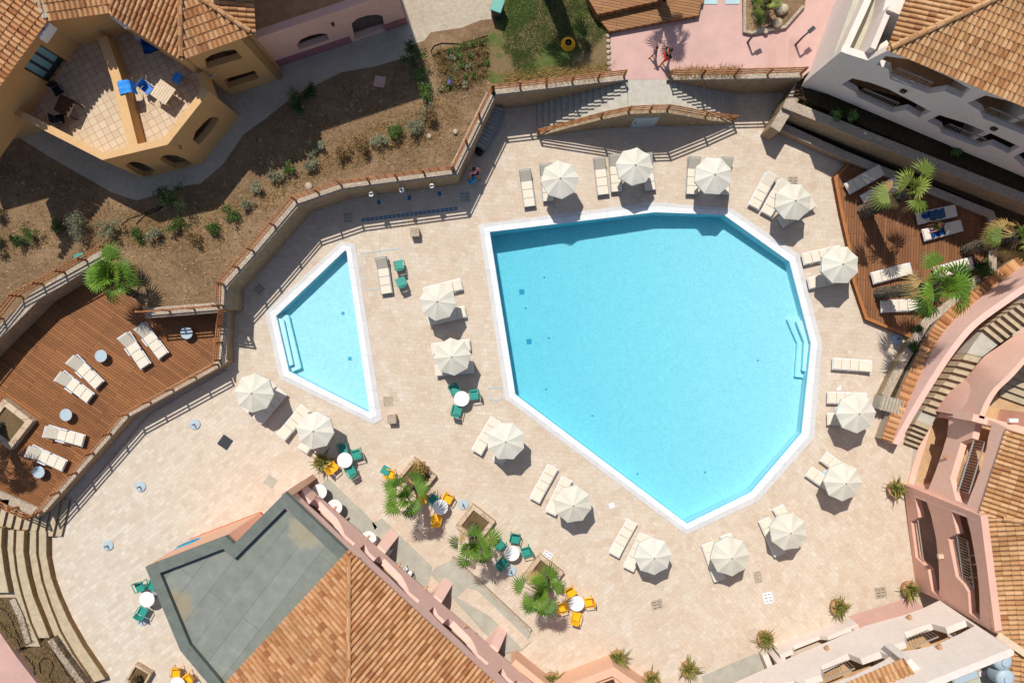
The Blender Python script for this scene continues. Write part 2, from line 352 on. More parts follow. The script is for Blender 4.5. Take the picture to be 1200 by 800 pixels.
# ------------------------------------------------------------------ mesh builder
class MB:
    def __init__(s): s.v = []; s.f = []; s.tint = []
    def add(s, vs, fs, tint=None):
        o = len(s.v); s.v += [Vector(x) for x in vs]
        for f in fs: s.f.append([i + o for i in f]); s.tint.append(random.random() if tint is None else tint)
    def box(s, cx, cy, cz, sx, sy, sz, rz=0, tint=None):
        vs = []
        for z in (-.5, .5):
            for x, y in ((-.5, -.5), (.5, -.5), (.5, .5), (-.5, .5)):
                X, Y = x*sx, y*sy
                vs.append((cx + X*math.cos(rz) - Y*math.sin(rz), cy + X*math.sin(rz) + Y*math.cos(rz), cz + z*sz))
        s.add(vs, [(3,2,1,0), (4,5,6,7), (0,1,5,4), (1,2,6,5), (2,3,7,6), (3,0,4,7)], tint); return s
    def prism(s, pts, z0, z1, holes=()):
        # pts world xy (z ignored); z1 may be a function
        loops = [[Vector((p[0], p[1], 0)) for p in pts]] + [[Vector((p[0], p[1], 0)) for p in h] for h in holes]
        tris = tessellate_polygon(loops); flat = [p for l in loops for p in l]
        f0 = z0 if callable(z0) else (lambda x, y: z0); f1 = z1 if callable(z1) else (lambda x, y: z1)
        n = len(flat); vs = [(p.x, p.y, f0(p.x, p.y)) for p in flat] + [(p.x, p.y, f1(p.x, p.y)) for p in flat]
        fs = []
        for a, b, cc in tris:
            up = (flat[b]-flat[a]).cross(flat[cc]-flat[a]).z
            if up < 0: b, cc = cc, b
            fs.append((a+n, b+n, cc+n)); fs.append((a, cc, b))
        o = 0
        for li, l in enumerate(loops):
            m = len(l); area = sum(l[i].x*l[(i+1) % m].y - l[(i+1) % m].x*l[i].y for i in range(m))
            for i in range(m):
                a, b = o+i, o+(i+1) % m
                q = (a, b, b+n, a+n)
                if (area < 0) != (li > 0): q = q[::-1]
                fs.append(q)
            o += m
        s.add(vs, fs); return s
    def sheet(s, pts, z=None, holes=()):
        loops = [[Vector(p) for p in pts]] + [[Vector(p) for p in h] for h in holes]
        flat = [p for l in loops for p in l]
        fs = []
        for a, b, cc in tessellate_polygon(loops):
            if (flat[b]-flat[a]).cross(flat[cc]-flat[a]).z < 0: b, cc = cc, b
            fs.append((a, b, cc))
        s.add([(p.x, p.y, p.z if z is None else z) for p in flat], fs); return s
    def slab(s, pts, t, holes=()):
        # pts 3-D planar polygon; extruded along -normal (normal faced to camera)
        loops = [[Vector(p) for p in pts]] + [[Vector(p) for p in h] for h in holes]
        a = Vector((0, 0, 0)); l = loops[0]
        for i in range(len(l)): a += l[i].cross(l[(i+1) % len(l)])
        nrm = a.normalized()
        cen = sum(l, Vector()) / len(l)
        if nrm.dot(Vector((0, 0, H)) - cen) < 0: nrm = -nrm
        # project to 2D for tessellation
        ax = nrm.orthogonal().normalized(); ay = nrm.cross(ax)
        l2 = [[Vector((p.dot(ax), p.dot(ay), 0)) for p in L] for L in loops]
        tris = tessellate_polygon(l2); flat = [p for L in loops for p in L]; f2 = [p for L in l2 for p in L]
        n = len(flat); vs = flat + [p - nrm*t for p in flat]; fs = []
        for a_, b, cc in tris:
            if (f2[b]-f2[a_]).cross(f2[cc]-f2[a_]).z < 0: b, cc = cc, b
            fs.append((a_, b, cc)); fs.append((a_+n, cc+n, b+n))
        o = 0
        for L in loops:
            m = len(L)
            for i in range(m): fs.append((o+i, o+i+n, o+(i+1) % m+n, o+(i+1) % m))
            o += m
        s.add(vs, fs); return s
    def tube(s, p0, p1, r0, r1=None, n=8, cap=True, tint=None):
        r1 = r0 if r1 is None else r1
        p0 = Vector(p0); p1 = Vector(p1); d = (p1-p0).normalized(); a = d.orthogonal().normalized(); b = d.cross(a)
        vs = []
        for p, r in ((p0, r0), (p1, r1)):
            for i in range(n):
                an = 2*math.pi*i/n; vs.append(p + a*math.cos(an)*r + b*math.sin(an)*r)
        fs = [(i, (i+1) % n, (i+1) % n+n, i+n) for i in range(n)]
        if cap: fs += [tuple(range(n))[::-1], tuple(range(n, 2*n))]
        s.add(vs, fs, tint); return s
    def bar(s, p0, p1, w, h, up=(0, 0, 1)):
        p0 = Vector(p0); p1 = Vector(p1); d = (p1-p0).normalized(); up = Vector(up)
        a = d.cross(up); a = a.normalized() if a.length > 1e-5 else d.orthogonal().normalized(); b = a.cross(d).normalized()
        vs = []
        for p in (p0, p1):
            for x, y in ((-.5, -.5), (.5, -.5), (.5, .5), (-.5, .5)): vs.append(p + a*w*x + b*h*y)
        s.add(vs, [(3,2,1,0), (4,5,6,7), (0,1,5,4), (1,2,6,5), (2,3,7,6), (3,0,4,7)]); return s
    def lathe(s, prof, cx=0, cy=0, n=24):
        vs = []; fs = []; m = len(prof)
        for i in range(n):
            an = 2*math.pi*i/n
            for r, z in prof: vs.append((cx + r*math.cos(an), cy + r*math.sin(an), z))
        for i in range(n):
            for j in range(m-1):
                a = i*m+j; b = ((i+1) % n)*m+j; fs.append((a, b, b+1, a+1))
        fs.append(tuple(i*m for i in range(n))[::-1]); fs.append(tuple(i*m+m-1 for i in range(n)))
        s.add(vs, fs); return s
    def quad(s, a, b, cc, d, tint=None): s.add([a, b, cc, d], [(0, 1, 2, 3)], tint); return s
    def build(s, name, mat, parent=None, smooth=False, bevel=0, origin=None):
        me = bpy.data.meshes.new(name)
        org = Vector((0, 0, 0))
        if parent is not None: org = root_origin(parent)
        elif origin is not None: org = Vector(origin)
        elif s.v and origin is None:
            xs = [v.x for v in s.v]; ys = [v.y for v in s.v]; zs = [v.z for v in s.v]
            org = Vector(((min(xs)+max(xs))/2, (min(ys)+max(ys))/2, min(zs)))
        me.from_pydata([tuple(v - org) for v in s.v], [], s.f)
        at = me.attributes.new('tint', 'FLOAT', 'FACE'); at.data.foreach_set('value', s.tint)
        if smooth: me.polygons.foreach_set('use_smooth', [True]*len(me.polygons))
        if mat is not None: me.materials.append(M[mat] if isinstance(mat, str) else mat)
        me.update()
        o = bpy.data.objects.new(name, me); col.objects.link(o)
        if parent is not None: o.parent = parent
        else: o.location = org
        if bevel:
            md = o.modifiers.new('edge', 'BEVEL'); md.width = bevel; md.segments = 2; md.limit_method = 'ANGLE'; md.angle_limit = R(40)
        return o
def root_origin(o):
    while o.parent is not None: o = o.parent
    return Vector(o.location)
def tag(o, label=None, cat=None, group=None, kind=None):
    if label: o['label'] = label
    if cat: o['category'] = cat
    if group: o['group'] = group
    if kind: o['kind'] = kind
    return o
def thing(name, label, cat, loc=(0, 0, 0), group=None, rz=0):
    o = bpy.data.objects.new(name, None); col.objects.link(o); o.location = loc; o.rotation_euler.z = rz
    o.empty_display_size = .3
    return tag(o, label, cat, group)
def kids(o): return [x for x in col.objects if x.parent == o]
def copy_tree(o, parent=None):
    cpy = o.copy(); col.objects.link(cpy)
    if parent is not None: cpy.parent = parent
    for ch in KIDS.setdefault(o.name, kids(o)): copy_tree(ch, cpy)
    return cpy
KIDS = {}
class Stamp:
    """first use moves the prototype itself, later uses copy it with its parts"""
    def __init__(s, maker): s.mk = maker; s.p = None
    def __call__(s, loc, rz, label, group=None, rx=0):
        if s.p is None: s.p = s.mk(); o = s.p
        else: o = copy_tree(s.p)
        o.location = loc; o.rotation_euler = (rx, 0, rz); tag(o, label)
        if group: o['group'] = group
        return o
def structure(mb, name, mat, **k): return tag(mb.build(name, mat, **k), kind='structure')
def off_line(pts, d):
    """offset an open polyline sideways by d (mitred)"""
    pts = [Vector((p[0], p[1])) for p in pts]; out = []
    for i, p in enumerate(pts):
        ns = []
        if i > 0: e = (p-pts[i-1]).normalized(); ns.append(Vector((-e.y, e.x)))
        if i < len(pts)-1: e = (pts[i+1]-p).normalized(); ns.append(Vector((-e.y, e.x)))
        n = sum(ns, Vector((0, 0))).normalized(); k = d / max(.4, n.dot(ns[0]))
        out.append(p + n*k)
    return out
def ribbon(pts, d): return [Vector((p[0], p[1])) for p in pts] + off_line(pts, d)[::-1]

M['coping2'] = plain('greyer_outer_coping', c('bfbbb6'), .08, 2.5, .6, .4, .15)
M['palemat'] = plain('pale_blue_mat', c('a9c4c6'), .1, 4, .7, .3)

def catmull(P, n):
    P = [tuple(p) for p in P]; out = []; m = len(P)
    for i in range(m-1):
        p0, p1, p2, p3 = P[max(i-1,0)], P[i], P[i+1], P[min(i+2,m-1)]
        for k in range(n):
            t_ = k/n; out.append(tuple(.5*((2*b_)+(-a_+c_)*t_+(2*a_-5*b_+4*c_-d_)*t_*t_+(-a_+3*b_-3*c_+d_)*t_**3) for a_, b_, c_, d_ in zip(p0, p1, p2, p3)))
    out.append(P[-1]); return out

def slabs(name, col, rot):
    t = NT(name); v = t.coord(rot); w = t.n('ShaderNodeTexBrick'); t.l(v, w.inputs['Vector']); w.inputs['Scale'].default_value = 1
    w.inputs['Brick Width'].default_value = .9; w.inputs['Row Height'].default_value = .9; w.inputs['Mortar Size'].default_value = .008
    w.inputs['Color1'].default_value = (0, 0, 0, 1); w.inputs['Color2'].default_value = (1, 1, 1, 1)
    f = t.noise(t.coord(), 2.2, 6, .7)
    cc = t.mix(.5, t.ramp(w.outputs['Color'], [(0, sc_(col, .93)), (1, sc_(col, 1.05))]), t.ramp(f, [(.3, sc_(col, .88)), (.65, sc_(col, 1.08))]))
    cc = t.mix(t.math('MULTIPLY', w.outputs['Fac'], .55), cc, sc_(col, .5)); return t.fin(cc, .6, .35)
M['coping'] = slabs('white_pool_coping', c('dadbdc'), 8); M['coping2'] = slabs('greyer_outer_coping', c('c8c6c4'), 8)

M['clod'] = plain('soil_clods', c('a48c6e'), .25, 6, .9, .1)
SUN, SKY, EXPO = 4.4, .10, 0.0
# ------------------------------------------------------------------ pools and terrace
BIG_O = [(561,263),(765,237),(856,244),(936,298),(963,403),(954,513),(888,587),(804,626),(592,467)]
BIG_I = [(574,272),(767,249),(848,252),(925,307),(950,403),(939,507),(880,576),(805,613),(604,462)]
SML_O = [(400,283),(416,286),(448,491),(438,497),(328,444),(311,366)]
SML_I = [(404,294),(406,294),(433,482),(431,482),(339,435),(324,370)]
terr = [(-140,-140),(1340,-140),(1340,940),(-140,940)]
g = MB(); g.sheet(WL([(-14000,-14000),(15000,-14000),(15000,15000),(-14000,15000)]), -.02, [WL(terr)])
structure(g, 'ground', 'soil', origin=(0,0,0))
g = MB(); g.sheet(WL(terr), 0, [WL(BIG_O), WL(SML_O)])
structure(g, 'pool_terrace_paving', 'paving', origin=(0,0,0))

def pool(O, I, depth_f, label, steps, drains, loc):
    root = thing('swimming_pool', label, 'swimming pool', loc)
    Ow, Iw = WL(O), WL(I)
    Mw = [o.lerp(i, .42) for o, i in zip(Ow, Iw)]
    cb = MB(); cb.prism(Mw, -.3, .05, [Iw]); cb.build('coping', 'coping', root, bevel=.012)
    cb = MB(); cb.prism(Ow, -.3, .03, [[p.lerp(q, .004) for p, q in zip(Mw, Ow)]]); cb.build('outer_coping', 'coping2', root)
    # walls and floor of the basin, one sheet facing inwards
    b = MB(); n = len(Iw)
    cen = sum(Iw, Vector())/n
    Iw2 = [p + (p-cen).normalized()*.012 for p in Iw]
    for i in range(n):
        a, d = Iw2[i], Iw2[(i+1) % n]
        b.add([(a.x,a.y,-.02),(d.x,d.y,-.02),(d.x,d.y,depth_f(d.x)),(a.x,a.y,depth_f(a.x))], [(0,1,2,3)])
    b.sheet([(p.x,p.y,depth_f(p.x)) for p in Iw2])
    b.build('basin', 'poolfloor', root)
    wl = MB()
    for i in range(n):
        a, d = Iw[i], Iw[(i+1) % n]; m = (d-a).normalized(); wl.bar(a+Vector((0,0,-.1)), d+Vector((0,0,-.1)), .02, .16)
    wl.build('waterline_band', 'poolband', root)
    for pts, zt in steps:
        P = WL(pts, zt); s = MB(); s.prism(P, depth_f(P[0].x), zt); st = s.build('step', 'poolfloor', root)
        e = MB()
        for i in range(len(pts)-2): e.bar(P[i]+Vector((0,0,.006)), P[i+1]+Vector((0,0,.006)), .045, .02)
        e.build('edge_or_shade_strip', 'poolstep', st)
    for x, y, sz in drains:
        p = W(x, y, 0); zz = depth_f(p.x); p = W(x, y, zz)
        d = MB(); d.box(p.x, p.y, zz+.012, sz, sz, .02, .1); d.build('drain_grille', 'pooldark', root)
    w = MB(); Ww = [p + (p-cen).normalized()*.03 for p in Iw]
    w.prism(Ww, lambda x, y: depth_f(x)-.02, -.07)
    structure(w, 'pool_water', 'water', origin=(0,0,-.07))
x0 = W(574,0).x; x1 = W(950,0).x
bigd = lambda x: -1.65 + (x-x0)/(x1-x0)*.88
pool(BIG_O, BIG_I, bigd, 'large irregular swimming pool with white coping and bright blue water',
     [([(922,374),(934,402),(931,441),(946,443),(956,404),(942,370)], -.62), ([(933,377),(942,400),(940,434),(949,436),(958,404),(946,374)], -.34)],
     [(611.5,342,.28),(620,400,.28),(616,361,.1),(638,325,.1),(643,396,.1),(640,456,.1),(694,487,.1),(888,422,.1),(826,553,.1),(747,555,.1)], W(760,420))
smd = lambda x: -.62
pool(SML_O, SML_I, smd, 'small wedge shaped paddling pool with white coping and pale turquoise water',
     [([(338,369),(353,431),(341,436),(322,368)], -.36), ([(332,374),(343.5,427),(337,429),(322,372)], -.18)],
     [(402,367,.16),(410,420,.18)], W(380,400))

# little grilles, hatches and square lids set in the paving
def hatch(px, py, w, h, rot, label, mat='concrete', slots=0, group=None):
    p = W(px, py); root = thing('drain_cover', label, 'drain cover', (p.x, p.y, 0), group, R(rot))
    m = MB(); m.box(0,0,.008,w,h,.016); lid = m.build('lid', mat, origin=(0,0,0)); lid.parent = root
    if slots:
        s = MB()
        for i in range(slots):
            for sx in (-.22, .22): s.box(sx*w, (i-(slots-1)/2)*h*.6/max(1,slots-1), .019, w*.3, .025, .006)
        q = s.build('slot', 'dark_metal', origin=(0,0,0)); q.parent = root
hatch(929,212,.55,.45,0,'pale slotted drain cover on the paving above the lounger pair at the pool corner','stonecap',3)

hatch(408,255,.5,.55,5,'slotted drain cover in the shade left of the shower strip','concrete',3)
hatch(545,231,.55,.55,4,'slotted drain cover in the shade right of the shower strip','concrete',3)
hatch(304,339,.5,.5,-40,'slotted drain cover in the shade beside the curved wall','concrete',3)
hatch(264,518,.62,.62,-35,'dark square iron grating in the paving left of the small pool','dark_metal',0)
hatch(317,564,.55,.55,-35,'plain grey hatch near the corner of the grey flat roof','concrete')
hatch(455,470,.5,.5,5,'pale square hatch right of the small pool tip','stonecap')
hatch(641,651,.5,.5,-35,'slotted pale drain cover between the upper round table and the big pool corner','coping',3)
hatch(770,708,.6,.5,15,'stone coloured slotted drain cover under the lowest parasol','stonecap',3)
hatch(900,700,.5,.6,12,'white slotted drain cover right of the bottom parasols','coping',3)
hatch(888,676,.4,.6,14,'plain pale hatch just above the white slotted drain cover','stonecap')
hatch(1032,694,.6,.6,8,'beige slotted drain cover near the pink ramp','stonecap',3)
hatch(983,455,.22,.22,0,'small white lid above the right hand parasol row','coping')
hatch(717,592,.3,.3,15,'small pale skimmer lid beside the long pool edge','coping')



m = MB()
for p, q in (((573,455),(588,454)),((588,454),(588,468)),((588,468),(575,469)),((575,469),(573,455))): m.bar(W(*p)+Vector((0,0,.008)), W(*q)+Vector((0,0,.008)), .06, .016)
tag(m.build('hatch_frame','basegrey'), 'square metal edged hatch at the left corner of the big pool', 'drain cover')
m = MB()
for p, q in (((423,297),(429,340)),((429,340),(447,338)),((423,297),(468,291)),((468,291),(470,312)),((445,294),(446,302))): m.bar(W(*p)+Vector((0,0,.008)), W(*q)+Vector((0,0,.008)), .05, .016)
tag(m.build('hatch_frame','basegrey'), 'large rectangular metal framed hatch under the lounger beside the small pool', 'hatch')

# ------------------------------------------------------------------ upper garden
ZG = 2.35
edge = [(-300,480),(0,392),(42,347),(127,293),(138,320),(150,338),(168,362),(170,367),(259,360),(261,334),(296,295),(347,236),(400,217),(532,200),(577,108),(640,100),(732,91),(735,91),(781,91),(783,91),(940,88),(985,50),(1010,-90),(1010,-340),(-300,-340)]
E = WL(edge, ZG); g = MB(); g.prism(E, -.01, ZG)
garden = structure(g, 'garden_ground', 'soil', origin=(0,0,0))
def sheet(name, pts, z, mat, kind='structure'):
    m = MB(); m.sheet(WL(pts, z), z); return tag(m.build(name, mat, origin=(0,0,0)), kind=kind)
sheet('gravel_path', [(-80,40),(-80,115),(20,160),(60,185),(95,205),(130,225),(160,235),(185,228),(215,218),(235,215),(262,192),(285,158),(310,140),(345,112),(400,85),(440,78),(487,64),(484,52),(497,48),(505,38),(540,33),(563,24),(580,22),(590,8),(600,-90),(-80,-90)], ZG+.006, 'gravel')
def lawn():
    m = MB(); m.sheet(WL([(592,8),(600,-90),(672,-90),(686,-4),(714,34),(716,84),(640,95),(590,98),(575,98),(560,80),(570,40)], ZG), ZG+.008); return structure(m, 'lawn', 'lawn', origin=(0,0,0))
lawn()
sheet('pink_terrace', [(716,36),(713,94),(940,91),(985,52),(1003,-70),(716,-90)], ZG+.012, 'pinkpave')
sheet('pink_step_slab', [(901,47),(899,80),(908,80),(910,42)], ZG+.016, 'pinkpave2')
sheet('pink_step_slab', [(925,44),(923,80),(930,81),(941,42)], ZG+.016, 'pinkpave2')
# dripline hoses in the flower bed
def hose(pts, z, label, r=.025):
    m = MB(); P = WL(pts, z)
    for a, b in zip(P[:-1], P[1:]): m.tube(a+Vector((0,0,.03)), b+Vector((0,0,.03)), r, n=6)
    tag(m.build('drip_hose', 'blackfab'), label, 'hose')
hose([(507,66),(505,60),(509,54),(518,51),(540,52),(560,46),(572,42)], ZG, 'black drip hose looping along the top of the flower bed by the lawn')
hose([(507,66),(513,62),(530,58),(550,57),(570,53)], ZG, 'black drip hose along the second flower row by the lawn')
hose([(143,263),(152,256),(165,252),(180,245),(198,240)], ZG, 'black hose lying in shade below the ochre building')
hose([(160,263),(170,252),(185,247),(200,236)], ZG, 'second black hose crossing the shaded soil below the ochre building')

# ------------------------------------------------------------------ stone retaining walls
def rwall(px, z0, z1, label, w=.42, cap=.5, zref=None, inward=1, capmat='stonecap', mat='stone', name='retaining_wall'):
    P = WL(px, z1 if zref is None else zref)
    mid = P[len(P)//2]
    root = thing(name, label, 'wall', (mid.x, mid.y, z0))
    m = MB(); m.prism(ribbon(P, inward*w), z0, z1); m.build('masonry', mat, root)
    Pc = off_line(P, -inward*.03); m = MB(); m.prism(ribbon(Pc, inward*cap), z1+.002, z1+.07); m.build('cap', capmat, root, bevel=.01)
    return root
DZ = .95  # height of the left deck
rwall([(-80,478),(0,397),(45,352),(131,298)], 0, 2.38, 'pale capped stone wall between the garden and the left hand deck')
rwall([(171,372),(257,365)], 0, 2.38, 'short stone wall with pale cap at the inner corner of the left deck')
rwall([(266,362),(267,336),(300,299),(351,240),(402,222),(535,205),(580,113)], 0, 2.38, 'long bending stone retaining wall above the small pool')
rwall([(580,113),(640,105),(733,95)], 0, 2.38, 'stone retaining wall left of the staircase landing', w=.5)
rwall([(781,94),(860,93.5),(941,91.5)], 0, 2.38, 'stone retaining wall right of the staircase landing', w=.5)
# deck retaining walls
rwall([(51,601),(150,489),(262,427),(267,422)], 0, DZ+.08, 'low stone edge wall of the left deck above the terrace', w=.3, cap=.36)
rwall([(265,422),(267,362)], 0, DZ+.1, 'short stone wall joining the left deck to the garden wall', w=.4, cap=.42)
rwall([(-40,574),(0,586),(45,606)], 0, DZ+.06, 'stone edge wall between the left deck and the corner steps', w=.5, cap=.5)
# kerb along the foot of the deck wall
m = MB(); m.prism(ribbon(WL([(84,596),(175,487),(266,434)]), .09), 0, .05); tag(m.build('drain_kerb', 'stonecap'), 'thin stone kerb running along the foot of the left deck wall', 'kerb')

# ------------------------------------------------------------------ decks
g = MB(); g.prism(WL([(-90,600),(-90,440),(0,388),(45,345),(135,292),(175,350),(262,345),(267,362),(264,422),(150,484),(52,596),(0,578)], DZ), 0, DZ)
dk = structure(g, 'left_wooden_deck', 'deck_a', origin=(0,0,0))
m = MB(); m.sheet(WL([(139,331),(172,366),(240,366),(262,372),(258,400),(228,430),(150,482),(118,440),(70,374)], DZ), DZ+.004); structure(m, 'deck_boards', 'deck_a2' if 'deck_a2' in M else 'deck_a', origin=(0,0,0))
RD = [(995,189),(977,208),(985,250),(994,290),(999,330),(1014,374),(1067,396),(1084,374),(1120,348),(1143,330),(1160,320),(1162,250),(1020,192)]
g = MB(); g.prism(WL(RD, .36), 0, .36); structure(g, 'right_wooden_deck', 'deck_b', origin=(0,0,0))
m = MB(); m.prism(ribbon(WL([(995,189),(977,208),(985,250),(994,290),(999,330),(1014,374),(1067,396)], .36), .16), .1, .372)
tag(m.build('deck_edge_board', 'deck_edge'), 'curved orange brown edge board along the pool side of the right deck', 'deck edge')
# stage at the top
st = thing('wooden_stage', 'raised wooden stage with three stepped levels on the pink terrace', 'stage', W(750,10,ZG+.1))
for pts, z in (([(689,-2),(700,17),(777,0),(790,-90),(660,-90)], ZG+.75), ([(700,20),(714,37),(819,18),(822,4),(780,2)], ZG+.35), ([(779,0),(781,2),(824,4),(828,-20),(800,-90),(784,-90)], ZG+.35)):
    m = MB(); m.prism(WL(pts, z), ZG, z); m.build('platform', 'deck_c', st)

# ------------------------------------------------------------------ wooden fences
def fence(pts, label, spacing=1.35, hgt=.98, group='brown wooden rail fences', rails=(.36,.66,.95), zref=None):
    P = [W(p[0], p[1], p[2]) for p in pts]
    if len(pts[0]) > 3: P = [Vector((W(p[0],p[1],p[3]).x, W(p[0],p[1],p[3]).y, p[2])) for p in pts]
    root = thing('rail_fence', label, 'fence', P[0], group)
    for a, b in zip(P[:-1], P[1:]):
        L = (b-a).length; n = max(1, round(L/spacing))
        for i in range(n + (1 if b is P[-1] else 0)):
            q = a.lerp(b, i/n); m = MB(); m.bar(q, q+Vector((0,0,hgt)), .09, .09, up=(b-a).normalized()); m.build('post', 'fence', root)
    for h in rails:
        m = MB()
        for a, b in zip(P[:-1], P[1:]):
            e = (b-a).normalized()*.05; m.bar(a-e+Vector((0,0,h)), b+e+Vector((0,0,h)), .045, .085)
        m.build('rail', 'fence', root)
z = 2.45
fence([(-60,452,z),(25,347,z),(127,291,z)], 'brown rail fence on the garden wall above the left deck')
fence([(170,366,z),(256,359,z)], 'short brown rail fence behind the two upper deck loungers')
fence([(261,358,z),(262,333,z),(297,294,z),(347,235,z),(400,217,z),(530,200,z)], 'long brown rail fence following the curved garden wall above the small pool')
fence([(532,199,z),(577,107,z)], 'steep diagonal brown rail fence between the garden and the shaded lounger stacks')
fence([(579,107,z),(640,100,z),(731,90,z)], 'brown rail fence below the lawn left of the staircase')
fence([(784,90,z),(860,89,z),(938,87,z)], 'brown rail fence below the pink terrace right of the staircase')
zd = DZ+.12
fence([(265,364,2.4),(262,380,zd),(258,422,zd)], 'short brown rail fence at the right end of the left deck', spacing=1.1)
fence([(256,427,zd),(150,485,zd),(50,599,zd)], 'long brown rail fence along the terrace side of the left deck')
fence([(-30,576,zd),(0,584,zd),(42,603,zd)], 'brown rail fence above the corner steps', spacing=1.0)
# ------------------------------------------------------------------ double staircase
def lerp(a, b, t): return a+(b-a)*t
stc = thing('double_staircase', 'grey double staircase descending both ways from the pink terrace to the pool', 'staircase', W(757,115))
xl0, xl1 = W(631,0).x, W(736,0,ZG).x
xr1, xr0 = W(781,0,ZG).x, W(858,0).x
ytop = W(0,92,ZG).y - .02
def ypar(x):   # pool-side parapet line on the ground
    pts = [W(p[0],p[1]) for p in ((625,161),(636,160),(668,155),(700,151.5),(736,149),(768,148),(800,147.5),(830,147),(858,145),(880,143))]
    for a, b in zip(pts[:-1], pts[1:]):
        if a.x <= x <= b.x: return lerp(a.y, b.y, (x-a.x)/(b.x-a.x))
    return pts[-1].y
NS = 14
for side, xa, xb in ((0, xl0, xl1), (1, xr0, xr1)):
    m = MB()
    for i in range(NS):
        u0, u1 = lerp(xa, xb, i/NS), lerp(xa, xb, (i+1)/NS); zt = ZG*(i+1)/(NS+1)
        lo, hi = min(u0,u1), max(u0,u1)
        m.prism([(lo, ypar(lo)+.05), (hi, ypar(hi)+.05), (hi, ytop), (lo, ytop)], 0, zt)
        m.box((lo+hi)/2 + (-.02 if side == 0 else .02), (ypar((lo+hi)/2)+ytop)/2+.02, zt+.012, hi-lo+.03, ytop-ypar((lo+hi)/2)-.06, .02)
    m.build('flight', 'stair', stc)
m = MB(); m.prism([(xl1, ypar(xl1)+.05), (xr1, ypar(xr1)+.05), (xr1, ytop), (xl1, ytop)], 0, ZG+.005); m.build('landing', 'stair', stc)
# parapet
pw = thing('stair_parapet_wall', 'ochre stone front wall of the double staircase with a grey door', 'wall', W(752,149))
def zpar(x):
    if x < xl1: return max(.12, ZG*(x-xl0)/(xl1-xl0)+.12)
    if x > xr1: return max(.12, ZG*(xr0-x)/(xr0-xr1)+.12)
    return ZG+.12
xs = [xl0-.1, xl0+1.2, W(668,0).x, W(700,0).x, xl1, W(752,0).x, xr1, W(800,0).x, W(830,0).x, xr0+.1]
m = MB()
for a, b in zip(xs[:-1], xs[1:]):
    ya, yb = ypar(a), ypar(b)
    m.add([(a,ya,0),(b,yb,0),(b,yb+.22,0),(a,ya+.22,0),(a,ya,zpar(a)),(b,yb,zpar(b)),(b,yb+.22,zpar(b)),(a,ya+.22,zpar(a))],
          [(0,1,5,4),(1,2,6,5),(2,3,7,6),(3,0,4,7),(4,5,6,7)])
m.build('masonry', 'stone', pw)
d = MB(); dx0, dx1 = W(738,0).x, W(766,0).x
d.add([(dx0,ypar(dx0)-.03,0),(dx1,ypar(dx1)-.03,0),(dx1,ypar(dx1)-.03,1.75),(dx0,ypar(dx0)-.03,1.75),(dx0,ypar(dx0)+.02,0),(dx1,ypar(dx1)+.02,0),(dx1,ypar(dx1)+.02,1.75),(dx0,ypar(dx0)+.02,1.75)],
      [(0,1,2,3),(3,2,6,7),(0,3,7,4),(1,5,6,2)]); dr = d.build('door', 'basegrey', pw)
h = MB(); h.box(dx0+.15, ypar(dx0)-.06, .95, .03, .05, .14); h.build('handle', 'dark_metal', dr)
fp = []
for x in (xl0, W(700,0).x, xl1, W(752,0).x, xr1, W(820,0).x, xr0): fp.append(Vector((x, ypar(x)+.11, zpar(x)-.03)))
froot = thing('rail_fence', 'brown handrail curving along the front of the double staircase', 'fence', fp[0], 'brown wooden rail fences')
for a, b in zip(fp[:-1], fp[1:]):
    m = MB(); m.bar(a, a+Vector((0,0,.98)), .09, .09); m.build('post', 'fence', froot)
m = MB(); m.bar(fp[-1], fp[-1]+Vector((0,0,.98)), .09, .09); m.build('post', 'fence', froot)
for hh in (.36,.66,.95):
    m = MB()
    for a, b in zip(fp[:-1], fp[1:]): m.bar(a+Vector((0,0,hh)), b+Vector((0,0,hh)), .045, .085)
    m.build('rail', 'fence', froot)

# ------------------------------------------------------------------ corner steps and curved seating at the lower left
cs = thing('corner_steps', 'flight of beige steps between the left deck and the curved seating', 'staircase', W(45,620))
for i in range(12):
    xr = 88 - i*10.2; zt = 1.28*(i+1)/9.5 if i < 10 else 1.28*(i+1)/9.5
    if i == 0: continue
    zt = .135*i
    a = (xr-2+9, 592+0.0*i); b = (xr-9, 634-i*1.2)
    m = MB(); m.prism(WL([(xr+4, 585), (xr-6, 628+i*.0), (-90, 628), (-90, 585)], zt), 0 if i == 1 else zt-.135, zt-.002*i*0); m.build('step', 'tread', cs)
    e = MB(); e.bar(W(xr+4,586,zt)+Vector((.01,0,-.02)), W(xr-6,628,zt)+Vector((.01,0,-.02)), .03, .05); e.build('edge_or_shade_strip', 'darkwood', cs)
ARC = [([(54,622),(54,650),(59,675),(68,700),(80,727),(97,757),(123,795)], .42),
       ([(42,622),(42,648),(48,680),(58,710),(70,740),(86,768),(108,800),(116,812)], .62),
       ([(28,622),(27,645),(31,670),(38,697),(48,722),(58,747)], 1.02),
       ([(16,621),(15,645),(18,670),(24,695),(35,730),(47,757)], 1.2),
       ([(2,619),(1,640),(5,670),(10,694)], 1.6)]
seat = thing('curved_stone_seating', 'five curved beige stone seating tiers stepping up at the lower left', 'seating', W(60,700))
zb = 0
for i, (p, zt) in enumerate(ARC):
    P = WL(p, zt); left = WL([(-90, p[-1][1]+ (60 if i < 2 else 0)), (-90, p[0][1])], zt)
    m = MB(); m.prism(P+left, zb, zt - .05); m.build('riser', 'riser', seat)
    L = [Vector(q[:2]) for q in left]
    m = MB(); m.prism([Vector(q[:2]) for q in P]+L, zt-.049, zt); m.build('tread', 'tread', seat)
    zb = zt-.06
